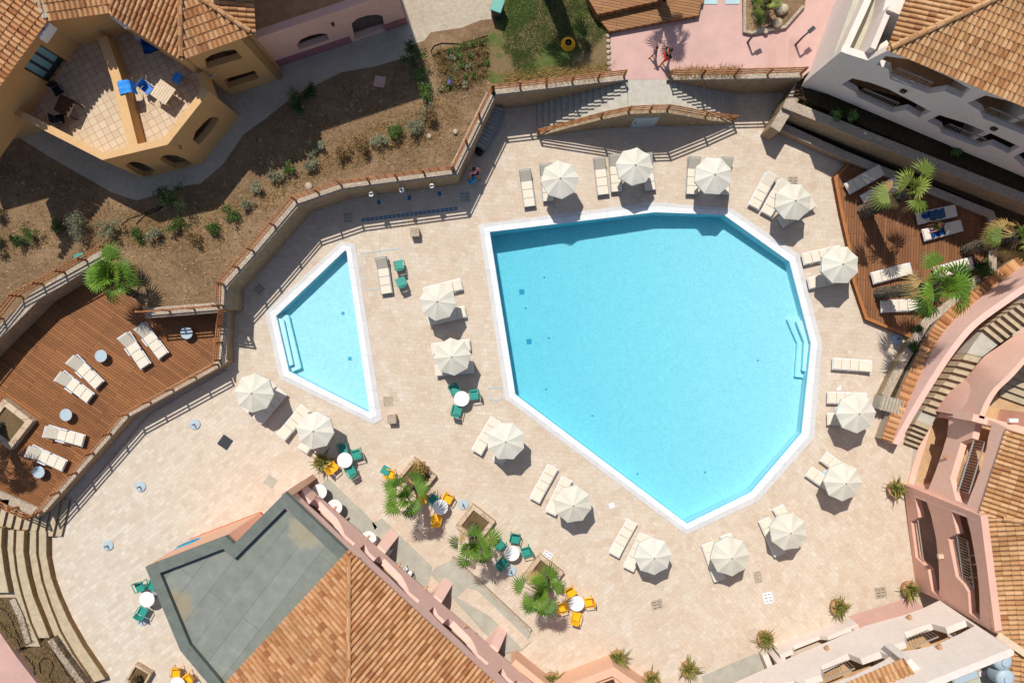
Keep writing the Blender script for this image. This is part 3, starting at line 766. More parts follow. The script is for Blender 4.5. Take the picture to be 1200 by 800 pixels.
# beds behind the seating
def bed(pts, z, label, side):
    P = WL(pts, z); root = thing('planting_bed', label, 'planting bed', (sum(p.x for p in P)/len(P), sum(p.y for p in P)/len(P), z-.5))
    m = MB(); m.prism(P, z-.5, z); m.build('soil', 'beds', root)
    m = MB(); L = [Vector(p[:2]) for p in P]
    m.prism(ribbon(L[side[0]:side[1]], side[2]), z-.5, z+.05); m.build('stone_border', 'stonecap', root)
    return root
M['beds'] = soil('mulched_soil', '6d5a42', '4e3e2b', '87714f')
bed([(18,700),(28,722),(37,752),(18,762),(-5,735),(-40,700)], 1.26, 'upper mulched planting bed with drip hoses beside the curved seating', (0,3,-.3))
bed([(62,747),(76,768),(100,800),(112,822),(50,830),(20,765)], 1.06, 'lower mulched planting bed with looping drip hoses beside the curved seating', (0,4,-.3))
sheet('pink_path', [(-60,690),(0,741),(20,770),(48,806),(70,840),(-60,840)], 1.36, 'pinkpave2')
m = MB(); m.prism(WL([(-60,690),(0,741),(20,770),(48,806),(70,840),(-60,840)], 1.35), .5, 1.35); structure(m, 'path_base', 'pinkpave2')
hose([(0,712),(8,716),(14,726),(20,742),(26,752)], 1.27, 'black drip hose in the upper mulched bed')
hose([(0,728),(8,738),(14,745),(20,748),(24,758)], 1.27, 'second black drip hose in the upper mulched bed')
hose([(48,788),(46,776),(52,770),(60,772),(63,780),(58,790),(62,800),(72,808)], 1.07, 'black drip hose looping round the shrub in the lower mulched bed')
hose([(30,768),(40,780),(42,795),(46,806)], 1.07, 'black drip hose along the pink edge of the lower mulched bed')
hose([(60,760),(68,770),(76,785),(88,800)], 1.07, 'black drip hose along the seating side of the lower mulched bed')

# ------------------------------------------------------------------ strips in the paving by the bar building
sheet('grey_paving_strip', [(366,580),(384,560),(431,604),(442,617),(430,634)], .004, 'concrete')
sheet('grey_paving_strip', [(436,612),(448,607),(507,664),(500,690),(450,650)], .004, 'concrete')
m = MB(); m.prism(WL([(505,672),(511,664),(531,655),(622,739),(612,760),(590,765)]), 0, .1)
structure(m, 'ramp_slab', 'concrete')
m = MB(); m.sheet(WL([(547,689),(560,692),(608,738),(622,752),(612,760),(575,722),(536,700)], .105)); structure(m, 'ramp_paving', 'paving', origin=(0,0,0))
m = MB(); m.prism(ribbon(WL([(529,654),(621,740)], .2), .14), 0, .22); tag(m.build('low_kerb_wall', 'stonecap'), 'low pale kerb along the ramp beside the palm planters', 'kerb')
sheet('grey_paving_strip', [(822,792),(885,765),(905,778),(900,830),(830,830)], .004, 'concrete')
sheet('pink_ramp', [(993,722),(1067,699),(1085,712),(1075,740),(1010,760)], .004, 'pinkpave2')
sheet('grey_paving_strip', [(1063,578),(1071,520),(1078,520),(1074,580)], .004, 'concrete')
sheet('tan_porch_floor', [(1074,578),(1078,520),(1092,488),(1150,490),(1130,600)], .006, 'tanfloor')

# ------------------------------------------------------------------ walls and beds beside the right deck
rwall([(903,147),(990,187),(1020,199),(1157,254),(1160,262),(1158,320)], 0, .62, 'low stone wall bordering the back of the right deck', w=.36, cap=.42, inward=1)
g = MB(); g.prism(WL([(912,138),(1165,246),(1168,324),(1145,336),(1120,352),(1084,382),(1072,402),(1055,432),(1036,470),(1046,490),(1110,400),(1230,300),(1230,235),(1090,190),(930,120)], .5), 0, .5); structure(g, 'planting_bed_ground', 'darksoil')
rwall([(917,126),(1093,196),(1290,274)], 0, 2.0, 'taller stone retaining wall behind the right deck', w=.45, cap=.5, capmat='stonecap')
g = MB(); g.prism(WL([(930,112),(1093,183),(1290,262),(1290,180),(950,85),(935,95)], 1.85), 0, 1.85); structure(g, 'upper_planting_bed_ground', 'darksoil')
rwall([(903,149),(918,124),(934,96)], 0, 1.72, 'end stone wall joining the right staircase wall to the planting terraces', w=.5, cap=.55, inward=-1)
rwall([(1143,322),(1119,347),(1100,360),(1081,375),(1068,397),(1050,428),(1033,462)], 0, .6, 'winding low stone wall between the right deck and the tiled garden wall', w=.42, cap=.46, inward=-1 if False else 1)
# ------------------------------------------------------------------ facades
class Facade:
    """vertical wall plane through A-B (world xy); photo points are carried onto it along the sight line"""
    def __init__(s, A, B, inside=None):
        s.A = Vector((A[0], A[1], 0)); s.B = Vector((B[0], B[1], 0)); s.u = (s.B-s.A).normalized()
        s.n = Vector((-s.u.y, s.u.x, 0))
        if s.n.dot(s.A if inside is None else Vector((inside[0], inside[1], 0))-s.A) < 0: s.n = -s.n      # points inward, away from the pools
        s.L = (s.B-s.A).length
    def uv(s, px, py):
        C = Vector((0, 0, H)); d = W(px, py, 0) - C
        t = s.n.dot(s.A - C) / s.n.dot(d); p = C + d*t
        return ((p-s.A).dot(s.u), p.z)
    def P(s, u, v, d=0): return s.A + s.u*u + Vector((0, 0, v)) + s.n*d
    def wall(s, outer, holes=(), th=.3, parent=None, mat='pink', name='wall', px=True, d0=0):
        f = (lambda q: s.uv(*q)) if px else (lambda q: q)
        L = [[f(q) for q in outer]] + [[f(q) for q in h] for h in holes]
        loops = [[Vector((a, b, 0)) for a, b in l] for l in L]
        tris = tessellate_polygon(loops); flat = [p for l in loops for p in l]; n = len(flat)
        m = MB(); vs = [s.P(p.x, p.y, d0) for p in flat] + [s.P(p.x, p.y, th+d0) for p in flat]
        fs = []
        front_sign = (s.u.cross(Vector((0, 0, 1)))).dot(-s.n)   # >0: uv ccw faces out
        for a, b, cc in tris:
            up = (flat[b]-flat[a]).cross(flat[cc]-flat[a]).z
            if (up < 0) != (front_sign < 0): b, cc = cc, b
            fs.append((a, b, cc)); fs.append((a+n, cc+n, b+n))
        o = 0
        for l in loops:
            k = len(l)
            for i in range(k): fs.append((o+i, o+(i+1) % k, o+(i+1) % k+n, o+i+n))
            o += k
        m.add(vs, fs)
        if parent is None: return m
        return m.build(name, mat, parent)
    def block(s, u0, u1, v0, v1, d0, d1):
        m = MB(); q = [s.P(u0,v0,d0), s.P(u1,v0,d0), s.P(u1,v0,d1), s.P(u0,v0,d1)]
        m.prism(q, v0, v1); return m
    def balustrade(s, u0, v, u1, hgt, parent, mat='railmetal', d=.1, gap=.14, v1=None):
        v1 = v if v1 is None else v1
        m = MB(); n = max(1, int((u1-u0)/gap))
        for i in range(n+1):
            u = lerp(u0, u1, i/n); vv = lerp(v, v1, i/n); m.bar(s.P(u, vv, d), s.P(u, vv+hgt, d), .016, .016, up=s.u)
        m.bar(s.P(u0, v+hgt, d), s.P(u1, v1+hgt, d), .05, .04); m.bar(s.P(u0, v+.06, d), s.P(u1, v1+.06, d), .03, .03)
        return m.build('balustrade', mat, parent)

# ------------------------------------------------------------------ tiled roofs
class RP:
    def __init__(s, p0, p1, z, pitch, flip=False, w=.22, ln=.35):
        A, B = W(*p0, z), W(*p1, z); s.A = A; s.e = (B-A).normalized()
        n = Vector((-s.e.y, s.e.x, 0))
        if n.dot(A) < 0: n = -n
        if flip: n = -n
        s.n = n; s.L = (B-A).length; s.sl = (n*math.cos(R(pitch)) + Vector((0,0,math.sin(R(pitch))))).normalized()
        s.nrm = s.e.cross(s.sl).normalized()
        if s.nrm.z < 0: s.nrm = -s.nrm
        s.w = w; s.ln = ln
    def hit(s, px, py):
        C = Vector((0,0,H)); d = W(px,py,0)-C; t = s.nrm.dot(s.A-C)/s.nrm.dot(d); return C+d*t
    def meet(s, o, px, py):
        return s.hit(px, py)
def roof_plane(rp, name, parent, mat, ext=(-1, None), rows=30, clip_px=(), clip_planes=(), under=True):
    """clip_px: (p0, p1, keep_point) vertical cutting planes through two photo points; clip_planes: (RP, 'below'|'above')"""
    bm = bmesh.new(); lay = bm.faces.layers.float.new('tint'); uvd = rp
    u0 = ext[0]; u1 = rp.L+1 if ext[1] is None else ext[1]
    nc = int((u1-u0)/rp.w)
    rnd = random.Random(hash(name) % 1000 + 5)
    prof = [(-.5, .0), (-.36, .012), (-.33, .05), (-.2, .085), (0, .1), (.2, .085), (.33, .05), (.36, .012), (.5, 0)]
    for i in range(nc):
        uc = u0 + (i+.5)*rp.w
        for j in range(rows):
            s0 = j*rp.ln - .12; s1 = s0 + rp.ln
            cen = rp.A + rp.e*uc + rp.sl*(s0+s1)/2
            k = H/(H-cen.z); px = 600+cen.x*S*k; py = 400-cen.y*S*k
            if px < -70 or px > 1270 or py < -70 or py > 870: continue
            ti = min(1, max(0, rnd.gauss(.5, .27))); ja = rnd.uniform(-.008, .008); jb = rnd.uniform(-.006, .006)
            vs0 = []; vs1 = []
            for a, h in prof:
                vs0.append(bm.verts.new(rp.A + rp.e*(uc+a*rp.w*1.0+ja) + rp.sl*s0 + rp.nrm*((h+.03 if h > .02 else h+.002)+jb)))
                vs1.append(bm.verts.new(rp.A + rp.e*(uc+a*rp.w*.96+ja) + rp.sl*(s1+.02) + rp.nrm*((h*.82) if h > .02 else h-.004)))
            for q in range(len(prof)-1):
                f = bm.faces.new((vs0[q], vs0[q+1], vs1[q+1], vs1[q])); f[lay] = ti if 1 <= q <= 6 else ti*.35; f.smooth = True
            fl = [bm.verts.new(v.co - rp.nrm*0) for v in vs0[1:-1]]
            lo = [bm.verts.new(v.co - rp.nrm*.035) for v in vs0[1:-1]]
            for q in range(len(fl)-1):
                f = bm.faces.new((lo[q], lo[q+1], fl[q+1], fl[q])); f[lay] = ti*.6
    def cut(co, no):
        bmesh.ops.bisect_plane(bm, geom=bm.verts[:]+bm.edges[:]+bm.faces[:], plane_co=co, plane_no=no, clear_outer=True)
    for p0, p1, keep in clip_px:
        a, b, kp = rp.hit(*p0), rp.hit(*p1), rp.hit(*keep)
        d = (b-a); no = Vector((-d.y, d.x, 0)).normalized()
        if no.dot(kp-a) > 0: no = -no
        cut(a, no)
    for o, mode in clip_planes:
        a_, b_ = plane_line(rp, o, 0, 5); dd = b_-a_; no = Vector((-dd.y, dd.x, 0)).normalized()
        if no.dot(rp.A+rp.e*min(rp.L, 9)*.5+rp.n*.5-a_) > 0: no = -no
        cut(a_, no)
    # under-sheet so nothing shows through
    org = root_origin(parent)
    for v in bm.verts: v.co -= org
    me = bpy.data.meshes.new(name); bm.to_mesh(me); bm.free()
    me.materials.append(M[mat]); o = bpy.data.objects.new(name, me); col.objects.link(o); o.parent = parent
    return o
def ridge(a, b, parent, mat='tile', r=.11, ln=.36, name='ridge_tiles'):
    a, b = Vector(a), Vector(b); d = (b-a); L = d.length; n = max(1, int(L/ln)); d.normalize(); sd = d.cross(Vector((0,0,1))).normalized(); up = sd.cross(d)
    m = MB()
    for i in range(n):
        p = a+d*(L*i/n); q = a+d*(L*(i+1)/n+.03); v = []
        for pt, rr in ((p, r*1.08), (q, r*.92)):
            for k in range(7):
                an = math.pi*k/6; v.append(pt + sd*math.cos(an)*rr + up*math.sin(an)*rr*.9)
        m.add(v, [(k, k+1, k+8, k+7) for k in range(6)] + [tuple(range(7))])
    return m.build(name, mat, parent, smooth=False)
def plane_line(a, b, t0, t1):
    d = a.nrm.cross(b.nrm).normalized()
    if d.z < 0: d = -d
    # point on both planes nearest a.A
    n1, n2 = a.nrm, b.nrm; h1, h2 = n1.dot(a.A), n2.dot(b.A); dd = n1.dot(n2); den = 1-dd*dd
    p = n1*((h1-h2*dd)/den) + n2*((h2-h1*dd)/den)
    p = p + d*((a.A-p).dot(d)); 
    return p + d*t0, p + d*t1

# ================================================================== ochre building, top left
ob = thing('ochre_building', 'ochre apartment building with tiled roofs and a divided roof terrace, top left of the photo', 'building', W(120,80,ZG))
ZT = 5.3; ZP = 6.25
out = [(-90,150),(0,124),(24,139),(120.6,188),(197,170),(246,108),(238,84),(262,60),(262,-90),(-90,-90)]
O = WL(out, ZP)
mid = [Vector(p[:2]) for p in O]
# ground floor walls facing the garden with arches
gf = [(mid[2], mid[3]), (mid[3], mid[4]), (mid[4], mid[5])]
arch = {1: [[(147,195),(150,191),(156,189.5),(164,190.5),(172,194),(182,199.5),(178,206),(170,207.5),(160,203)],
            [(187,187),(190,183),(197,181.5),(207,182.5),(216,186),(226,192),(220,196),(206,198),(196,193)]],
        2: [[(226,164),(229,155),(238,145),(246,138),(254,137),(257,140),(250,151),(242,161),(233,170)]], 0: []}
for i, (a, b) in enumerate(gf):
    F = Facade(a, b, W(130,60,ZP)); holes = []
    for hpx in arch[i]:
        uvp = [F.uv(*q) for q in hpx]
        uvp = [(min(max(u, .05), F.L-.05), min(max(v, ZG+.03), ZT-.1)) for u, v in uvp]; holes.append(uvp)
    F.wall([(0, ZG-.1), (F.L, ZG-.1), (F.L, ZP), (0, ZP)], holes, th=.32, parent=ob, mat='orange', px=False)
# dark interior wall set back behind the arches
inn = off_line(mid[1:7], 1.1)
m = MB()
for a, b in zip(inn[:-1], inn[1:]): m.add([(a.x,a.y,ZG),(b.x,b.y,ZG),(b.x,b.y,ZT-.2),(a.x,a.y,ZT-.2)], [(0,1,2,3)])
m.build('inner_wall', 'orange', ob)
F = Facade(mid[1], mid[2], W(60,40,ZP)); F.wall([(0,ZG-.1),(F.L,ZG-.1),(F.L,ZP),(0,ZP)], [], th=.3, parent=ob, mat='orange', px=False)
F = Facade(mid[0], mid[1], W(0,0,ZP)); F.wall([(0,ZG-.1),(F.L,ZG-.1),(F.L,ZT+2.5),(0,ZT+2.5)], [], th=.3, parent=ob, mat='orange', px=False)
# terrace slab
tf_ = [Vector(q) for q in off_line(mid[1:7], .12)]+[mid[7], mid[8], mid[9], mid[0]]
m = MB(); m.prism(tf_, ZT-.2, ZT); m.build('terrace_floor', 'sqtile', ob)
# parapet coping band (lighter top) along the open edges
m = MB(); m.prism(ribbon(mid[2:6], .34), ZP, ZP+.05); m.build('parapet_coping', 'orangelight', ob, bevel=.01)
m = MB(); m.prism(ribbon([mid[5], mid[6]], .34), ZT-.05, ZP); m.build('parapet', 'orange', ob)
# dividing wall across the terrace
dv = WL([(125,42),(141,88),(163,176)], ZP); m = MB(); m.prism(ribbon(dv, -.42), ZT, ZP-.02); m.build('dividing_wall', 'orange', ob)
m = MB(); m.prism(ribbon(off_line(dv, .01), -.44), ZP-.018, ZP+.02); m.build('dividing_wall_coping', 'orangelight', ob)
ZE = 8.6
# upper storey: left wing with the window door, back walls, right wing
up_pts = [W(-20,210,ZT), W(43,124,ZT), W(94,52,ZT), W(122,48,ZT), W(150,38,ZT)]
lw = Facade(up_pts[1], up_pts[2])
door = [(26,87),(52,49),(78,67),(53,102)]
duv = [lw.uv(*q) for q in door]; us = sorted(u for u, v in duv); 
du0, du1 = us[0]+.25, us[-1]-.2
lw.wall([(-3, ZT), (lw.L, ZT), (lw.L, ZE), (-3, ZE)], [[(du0, ZT+.04), (du1, ZT+.04), (du1, ZT+2.1), (du0, ZT+2.1)]], th=.25, parent=ob, mat='orange', px=False)
wd = MB(); wd.prism([lw.P(du0,0,.18), lw.P(du1,0,.18), lw.P(du1,0,.22), lw.P(du0,0,.22)], ZT+.04, ZT+2.1); wp = wd.build('patio_door', 'glass', ob)
fr = MB()
for k in range(4):
    u = lerp(du0, du1, k/3); fr.bar(lw.P(u, ZT+.04, .14), lw.P(u, ZT+2.1, .14), .09, .06)
fr.bar(lw.P(du0, ZT+2.06, .14), lw.P(du1, ZT+2.06, .14), .06, .08); fr.build('door_frame', 'dark_metal', wp)
cu = MB()
for k in range(3): cu.prism([lw.P(lerp(du0,du1,(k+.15)/3),0,.165), lw.P(lerp(du0,du1,(k+.85)/3),0,.165), lw.P(lerp(du0,du1,(k+.85)/3),0,.175), lw.P(lerp(du0,du1,(k+.15)/3),0,.175)], ZT+.5, ZT+1.95)
cu.build('curtain', 'curtain', wp)
up_pts.append(W(238,92,ZT))
for a, b in ((up_pts[2], up_pts[3]), (up_pts[3], up_pts[4]), (up_pts[4], up_pts[5])):
    F = Facade(a, b, W(130,-60,ZT)); F.wall([(0,ZT),(F.L,ZT),(F.L,ZE),(0,ZE)], [], th=.25, parent=ob, mat='orange', px=False)
ac = thing('air_conditioner', 'white air conditioner box hanging under the left tiled eave of the ochre building', 'air conditioner', W(58,40,ZE-.7))
m = MB(); q = W(58,40,ZE-.7); a = math.atan2(lw.u.y, lw.u.x); m.box(q.x,q.y,q.z+.28,.8,.35,.56,a); m.build('casing','whiteplastic',ac,bevel=.02)
m = MB(); m.tube(q+Vector((0,0,.57))-lw.n*0, q+Vector((0,0,.585)), .13, .13, 16); m.build('fan_grille','grey_metal',ac)
sl = thing('wall_lamp_strip', 'white strip lamp under the eave above the right half of the ochre terrace', 'lamp', W(139,25,7.6))
m = MB(); m.bar(W(129,15,8.2), W(150,31,8.2), .3, .12); m.build('casing','whiteplastic',sl); 
m = MB(); p = W(152,31,8.1); m.tube(p, p+Vector((0,0,.1)), .14,.14,14); m.build('end_cap','whiteplastic',sl)
# right wing, faces the garden
rw = Facade(W(270,112,ZG), W(332,92,ZG))
rwh = [[(240,70),(247,65),(262,60),(275,58),(284,68),(279,70),(262,75),(243,81)], [(262,95),(263,93),(281,88),(298,83),(304,92),(285,98),(268,104)]]
rw.wall([(0, ZG-.1), (rw.L, ZG-.1), (rw.L, ZE-.1), (0, ZE-.1)], [[rw.uv(*q) for q in h] for h in rwh], th=.3, parent=ob, mat='orange', px=False)
m = rw.block(.1, rw.L-.3, ZG, ZE-.2, .9, 1.1); m.build('inner_wall', 'orange', ob)
m = rw.block(.1, rw.L-.3, 4.9, 5.1, .3, .9); m.build('floor_slab', 'tanfloor', ob)
q0, q1 = rw.P(rw.L,0), rw.P(rw.L,0,9); m = MB(); m.prism([q0, q1, q1-rw.u*.3, q0-rw.u*.3], ZG-.1, ZE-.1); m.build('side_wall', 'orange', ob)
q0 = rw.P(0,0,.3); m = MB(); m.prism([q0, q0+rw.n*9, q0+rw.n*9+rw.u*.3, q0+rw.u*.3], ZG-.1, ZE-.1); m.build('side_wall', 'orange', ob)
# wall ventilation stubs
for px, py in ((211,171),):
    F = Facade(mid[3], mid[4], W(130,60,ZP)); u, v = F.uv(px, py); m = MB(); m.tube(F.P(u,v,.02), F.P(u,v,-.12), .07, .07, 8); m.build('vent_pipe', 'darkwood', ob)
# roofs
r1 = RP((0,96), (54,22), ZE, 19); r2 = RP((54,22), (130,12), ZE, 19); r3 = RP((130,14), (213,67), ZE, 19, flip=False); r4 = RP((213,67), (296,37), ZE, 19); r5 = RP((296,37), (293,-20), ZE, 19)
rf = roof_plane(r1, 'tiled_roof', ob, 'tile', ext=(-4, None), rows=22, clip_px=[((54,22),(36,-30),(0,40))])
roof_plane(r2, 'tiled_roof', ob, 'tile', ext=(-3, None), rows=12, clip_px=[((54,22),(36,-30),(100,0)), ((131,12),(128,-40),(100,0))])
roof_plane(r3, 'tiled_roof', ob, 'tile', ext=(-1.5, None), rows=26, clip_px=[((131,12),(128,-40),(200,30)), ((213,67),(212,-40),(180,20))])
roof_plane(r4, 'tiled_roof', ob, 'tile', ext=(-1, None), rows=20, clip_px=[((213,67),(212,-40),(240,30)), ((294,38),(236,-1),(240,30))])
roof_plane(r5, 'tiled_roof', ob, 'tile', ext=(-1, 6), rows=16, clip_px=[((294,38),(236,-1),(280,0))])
ridge(r3.hit(213,67)+Vector((0,0,.1)), r3.hit(212,-30)+Vector((0,0,.1)), ob); ridge(r4.hit(294,38)+Vector((0,0,.1)), r4.hit(236,-1)+Vector((0,0,.12)), ob)
m = MB(); m.bar(r1.hit(55,22)+Vector((0,0,.08)), r1.hit(36,-30)+Vector((0,0,.08)), .3, .05); m.build('valley_gutter', 'concrete', ob)
m = MB()
for r_ in (r1, r2, r3, r4): m.bar(r_.A+Vector((0,0,-.08)), r_.A+r_.e*r_.L+Vector((0,0,-.08)), .12, .12)
m.build('eave_board', 'orange', ob)
# block under the roofs so that no sky shows
m = MB(); m.prism([r1.A+r1.n*1.2, r1.A+r1.e*r1.L+r1.n*1.2, r2.A+r2.e*r2.L+r2.n*.6, r3.A+r3.n*1.5, r3.A+r3.e*r3.L+r3.n*1.5, W(265,30,8.5), W(265,-90,8.5), W(-90,-90,8.5)], ZT, 8.5); m.build('upper_storey', 'orange', ob)

# salmon building beside it
sb = thing('salmon_building', 'low salmon pink building with two dark arches and a mauve plinth at the top edge', 'building', W(400,20,ZG))
F = Facade(W(333,76,ZG), W(477,28,ZG)); ZS = 6.0
holes = [[(348,53),(352,47),(363,42),(375,39.5),(383,40),(386,47),(370,52),(351,58.5)], [(412,28),(419,22),(430,18.5),(441,17.5),(448,19),(452,34),(434,39.5),(416,46)]]
F.wall([(-1,ZG-.05),(F.L,ZG-.05),(F.L,ZS),(-1,ZS)], [[F.uv(*q) for q in h] for h in holes], th=.3, parent=sb, mat='pink', px=False)
m = F.block(-.9, 3.6, ZG, ZG+.75, -.03, 0); m.build('plinth', 'mauve', sb)
m = F.block(F.L-1.15, F.L+.03, ZG, ZG+.75, -.03, 0); m.build('plinth', 'mauve', sb)
m = F.block(-.9, F.L-.3, ZG, ZS-.76, 1.6, 1.8); m.build('inner_wall', 'pink', sb)
m = F.block(-.9, F.L-.3, ZS-.75, ZS-.55, .3, 2.7); m.build('roof_deck', 'tanfloor', sb)
m = F.block(F.L-.3, F.L, ZG, ZS, .3, 2.69); m.build('side_wall', 'pink', sb)
m = F.block(-.9, F.L, ZG+1, 13.0, 2.7, 9); m.build('upper_storey', 'pink', sb)
m = F.block(-1.0, F.L+.02, ZS, ZS+.05, -.03, .33); m.build('parapet_coping', 'pink', sb)
u, v = F.uv(389.5, 27); m = MB(); m.tube(F.P(u,v,.02), F.P(u,v,-.15), .07, .07, 8); m.build('vent_pipe', 'darkwood', sb)

# ================================================================== white building, top right
wb = thing('white_building', 'pale rendered two storey building with curved balcony openings and a tiled roof, top right', 'building', W(1100,120,1.5))
F = Facade(W(941,98,2.2), W(1200,207,2.2))
T = [[(1027,76),(1038,66),(1067,70),(1092,78),(1117,93),(1138,105),(1126,115),(1107,107),(1088,110),(1043,93),(1041,81)],
     [(986,99),(999,92),(1020,97),(1042,105),(1067,118),(1091,131),(1077,138),(1061.5,129),(1045,132),(1005,114),(1002,108)],
     [(1133,121),(1155,112),(1180,118),(1200,125),(1235,140),(1262,155),(1245,165),(1225,157),(1205,160),(1152,139),(1148,130)],
     [(1086,142),(1101,135),(1133,145),(1167,159),(1195,172),(1181,180),(1161,170),(1147,173),(1103,156),(1101,150)],
     [(1187,184),(1200,178),(1230,190),(1262,205),(1250,214),(1232,212),(1203,199)]]
outer = [(941,98),(985,61),(1017,71),(1043,58),(1300,165),(1300,250)]
F.wall(outer, T, th=.3, parent=wb, mat='whitepink')
uA, vA = F.uv(941,98)
ZR = F.uv(1120,87)[1]+.04
m = F.block(1.0, 22, 1.5, 7.6, 2.0, 2.2); m.build('inner_wall', 'whitepink', wb)
z2 = F.uv(1005,114)[1]; z1 = F.uv(1043,93)[1]
m = F.block(.9, 22, F.uv(1060,137)[1]-.0 if False else 1.5, 1.62, .3, 2.0); m.build('floor_slab', 'tanfloor', wb)
m = F.block(.9, 22, 4.85, 5.05, .31, 2.0); m.build('floor_slab', 'tanfloor', wb)
m = F.block(3.6, 22, ZR-.3, ZR-.1, .31, 2.0); m.build('ceiling_slab', 'whitepink', wb)
for (a, b) in (((1044,88),(1086,104)), ((1005,111),(1046,128)), ((1150,133),(1206,155)), ((1104,152),(1148,169))):
    ua, va = F.uv(*a); ub, vb = F.uv(*b)
    if ub < ua: ua, va, ub, vb = ub, vb, ua, va
    F.balustrade(ua, min(va,vb)-.15, ub, .75, wb, d=.12, mat='railmetal')
for q in ((1091,131),): pass
for px, py in ((1059,106),(1165,150)):
    u, v = F.uv(px, py); m = MB(); m.prism([F.P(u-.12,0,-.1), F.P(u+.12,0,-.1), F.P(u+.12,0,.01), F.P(u-.12,0,.01)], v-.13, v+.13); m.build('wall_light', 'darkwood', wb)
# piers between the arches inside
for uu in (F.uv(1077,118)[0]+1.2, F.uv(1115,150)[0]+1.4, 1.0):
    m = F.block(uu, uu+.25, 1.5, 7.4, .3, 2.0); m.build('partition', 'whitepink', wb)
# north-west wing with a small roof terrace
ZW = F.uv(985,61)[1]
P3 = WL([(985,61),(1017,71),(1043,54),(1080,30),(1080,-120),(1050,-120)], ZW)
m = MB(); m.prism([P3[0],P3[1],P3[2],P3[3],P3[4],P3[5]], 1.5, ZW-.95); m.build('wing', 'whitepink', wb)
m = MB(); m.sheet([(p.x,p.y,0) for p in P3], ZW-.94); m.build('wing_terrace_floor', 'greenfloor', wb)
sidew = WL([(985,61),(1013,0),(1052,-100)], ZW); m = MB(); m.prism(ribbon(sidew, -.3), 1.5, ZW); m.build('parapet', 'white', wb)
m = MB(); m.prism(ribbon(WL([(985,61),(1017,71),(1043,54)], ZW+.01), .3), ZW-.94, ZW+.04); m.build('parapet_coping', 'cream', wb)
m = MB(); m.prism(WL([(1028,36),(1064,6),(1080,-40),(1050,-60),(1038,0)], ZW+.3), ZW-.9, ZW+.3); m.build('upper_wing', 'whitepink', wb)
q1 = RP((1043,57), (1200,122), ZR, 18); q2 = RP((1043,57), (1066,-4), ZR, 18, flip=False)
if q2.n.x < 0: q2 = RP((1043,57), (1066,-4), ZR, 18, flip=True)
roof_plane(q1, 'tiled_roof', wb, 'tile2', ext=(-1, 16), rows=30, clip_planes=[(q2, 'below')])
roof_plane(q2, 'tiled_roof', wb, 'tile2', ext=(-1, 12), rows=34, clip_planes=[(q1, 'below')])
a, b = plane_line(q1, q2, 0, 14); ridge(a+Vector((0,0,.1)), b+Vector((0,0,.1)), wb, 'tile2', .13)
m = F.block(5.2, 24, 1.5, ZR, 2.25, 16); m.build('core', 'whitepink', wb)

# ================================================================== bar building, bottom centre
bb = thing('bar_building', 'pink building with a grey flat roof, a tiled roof and a long upper gallery', 'building', W(380,700))
ZF = 5.2
flat = [(170,664),(264,628),(274,637),(334,577),(409,648),(268,800),(262,830),(247,805),(211,762)]
FP = WL(flat, ZF)
m = MB(); Fl = [Vector(p[:2]) for p in FP]
# walls under the flat roof
for a, b, mt in ((0,1,'peach'),(1,2,'pink3'),(2,3,'peach'),(8,0,'peach'),(7,8,'peach'),(6,7,'peach')):
    A, B = FP[a], FP[b]; w_ = MB(); d = (B-A).normalized(); nn = Vector((-d.y, d.x, 0)); ce = sum(FP, Vector())/len(FP)
    if nn.dot(ce-A) < 0: nn = -nn
    w_.prism([A, B, B+nn*.3, A+nn*.3], 0, ZF-.3); w_.build('wall', mt, bb)
    if (a, b) in ((0,1),(1,2)):
        w_ = MB(); w_.prism([A-nn*.025, B-nn*.025, B, A], 0, .14); w_.build('skirting', 'terracotta', bb)
m = MB(); m.prism(Fl, ZF-.4, ZF-.28); m.build('flat_roof', 'greyroof', bb)
m = MB(); m.prism(ribbon([Fl[i] for i in (6,7,8,0,1,2,3,4)], -.52), ZF-.3, ZF); m.build('roof_parapet', 'greycoping', bb, bevel=.02)
# painted sign: two slanting brush-like lines of blue lettering
F = Facade(FP[0], FP[1]); sg = thing('wall_sign', 'slanting blue lettering painted on the peach wall under the grey flat roof', 'sign', F.P(F.uv(250,620)[0], 1.6, -.02))
def letters(F, px0, px1, mat, word_shape, h0):
    (u0, v0), (u1, v1) = F.uv(*px0), F.uv(*px1); m = MB(); n = len(word_shape)
    for i, ch in enumerate(word_shape):
        u = lerp(u0, u1, (i+.5)/n); w_ = (u1-u0)/n*.8; v = lerp(v0, v1, (i+.5)/n)
        for (x0,y0,x1,y1) in ch: m.bar(F.P(u+w_*(x0-.5), v+h0*y0, -.012), F.P(u+w_*(x1-.5), v+h0*y1, -.012), .02, h0*.16)
    return m.build('lettering', mat, sg)
A_ = [(0,0,.5,1),(.5,1,1,0),(.2,.4,.8,.4)]; E_ = [(0,0,0,1),(0,1,1,1),(0,.5,.8,.5),(0,0,1,0)]; L_ = [(0,1,0,0),(0,0,1,0)]; M_ = [(0,0,0,1),(0,1,.5,.4),(.5,.4,1,1),(1,1,1,0)]
I_ = [(.5,0,.5,1)]; N_ = [(0,0,0,1),(0,1,1,0),(1,0,1,1)]; O_ = [(0,0,0,1),(0,1,1,1),(1,1,1,0),(1,0,0,0)]; R_ = [(0,0,0,1),(0,1,1,.8),(1,.8,0,.5),(0,.5,1,0)]
su0, sv0 = F.uv(233,625.5); su1, sv1 = F.uv(265,611)
m = MB(); n = 15
for i in range(n):      # upper row of tall strokes: the photograph's letters merge into a solid brush band
    u = lerp(su0, su1, (i+.5)/n); hh = 1.5*math.sin(math.pi*(i+.8)/(n+.6))**.6
    m.bar(F.P(u-.12, 1.7-hh*.5, -.012), F.P(u+.16, 1.7+hh*.5, -.012), .02, .13)
m.build('lettering', 'signblue', sg)
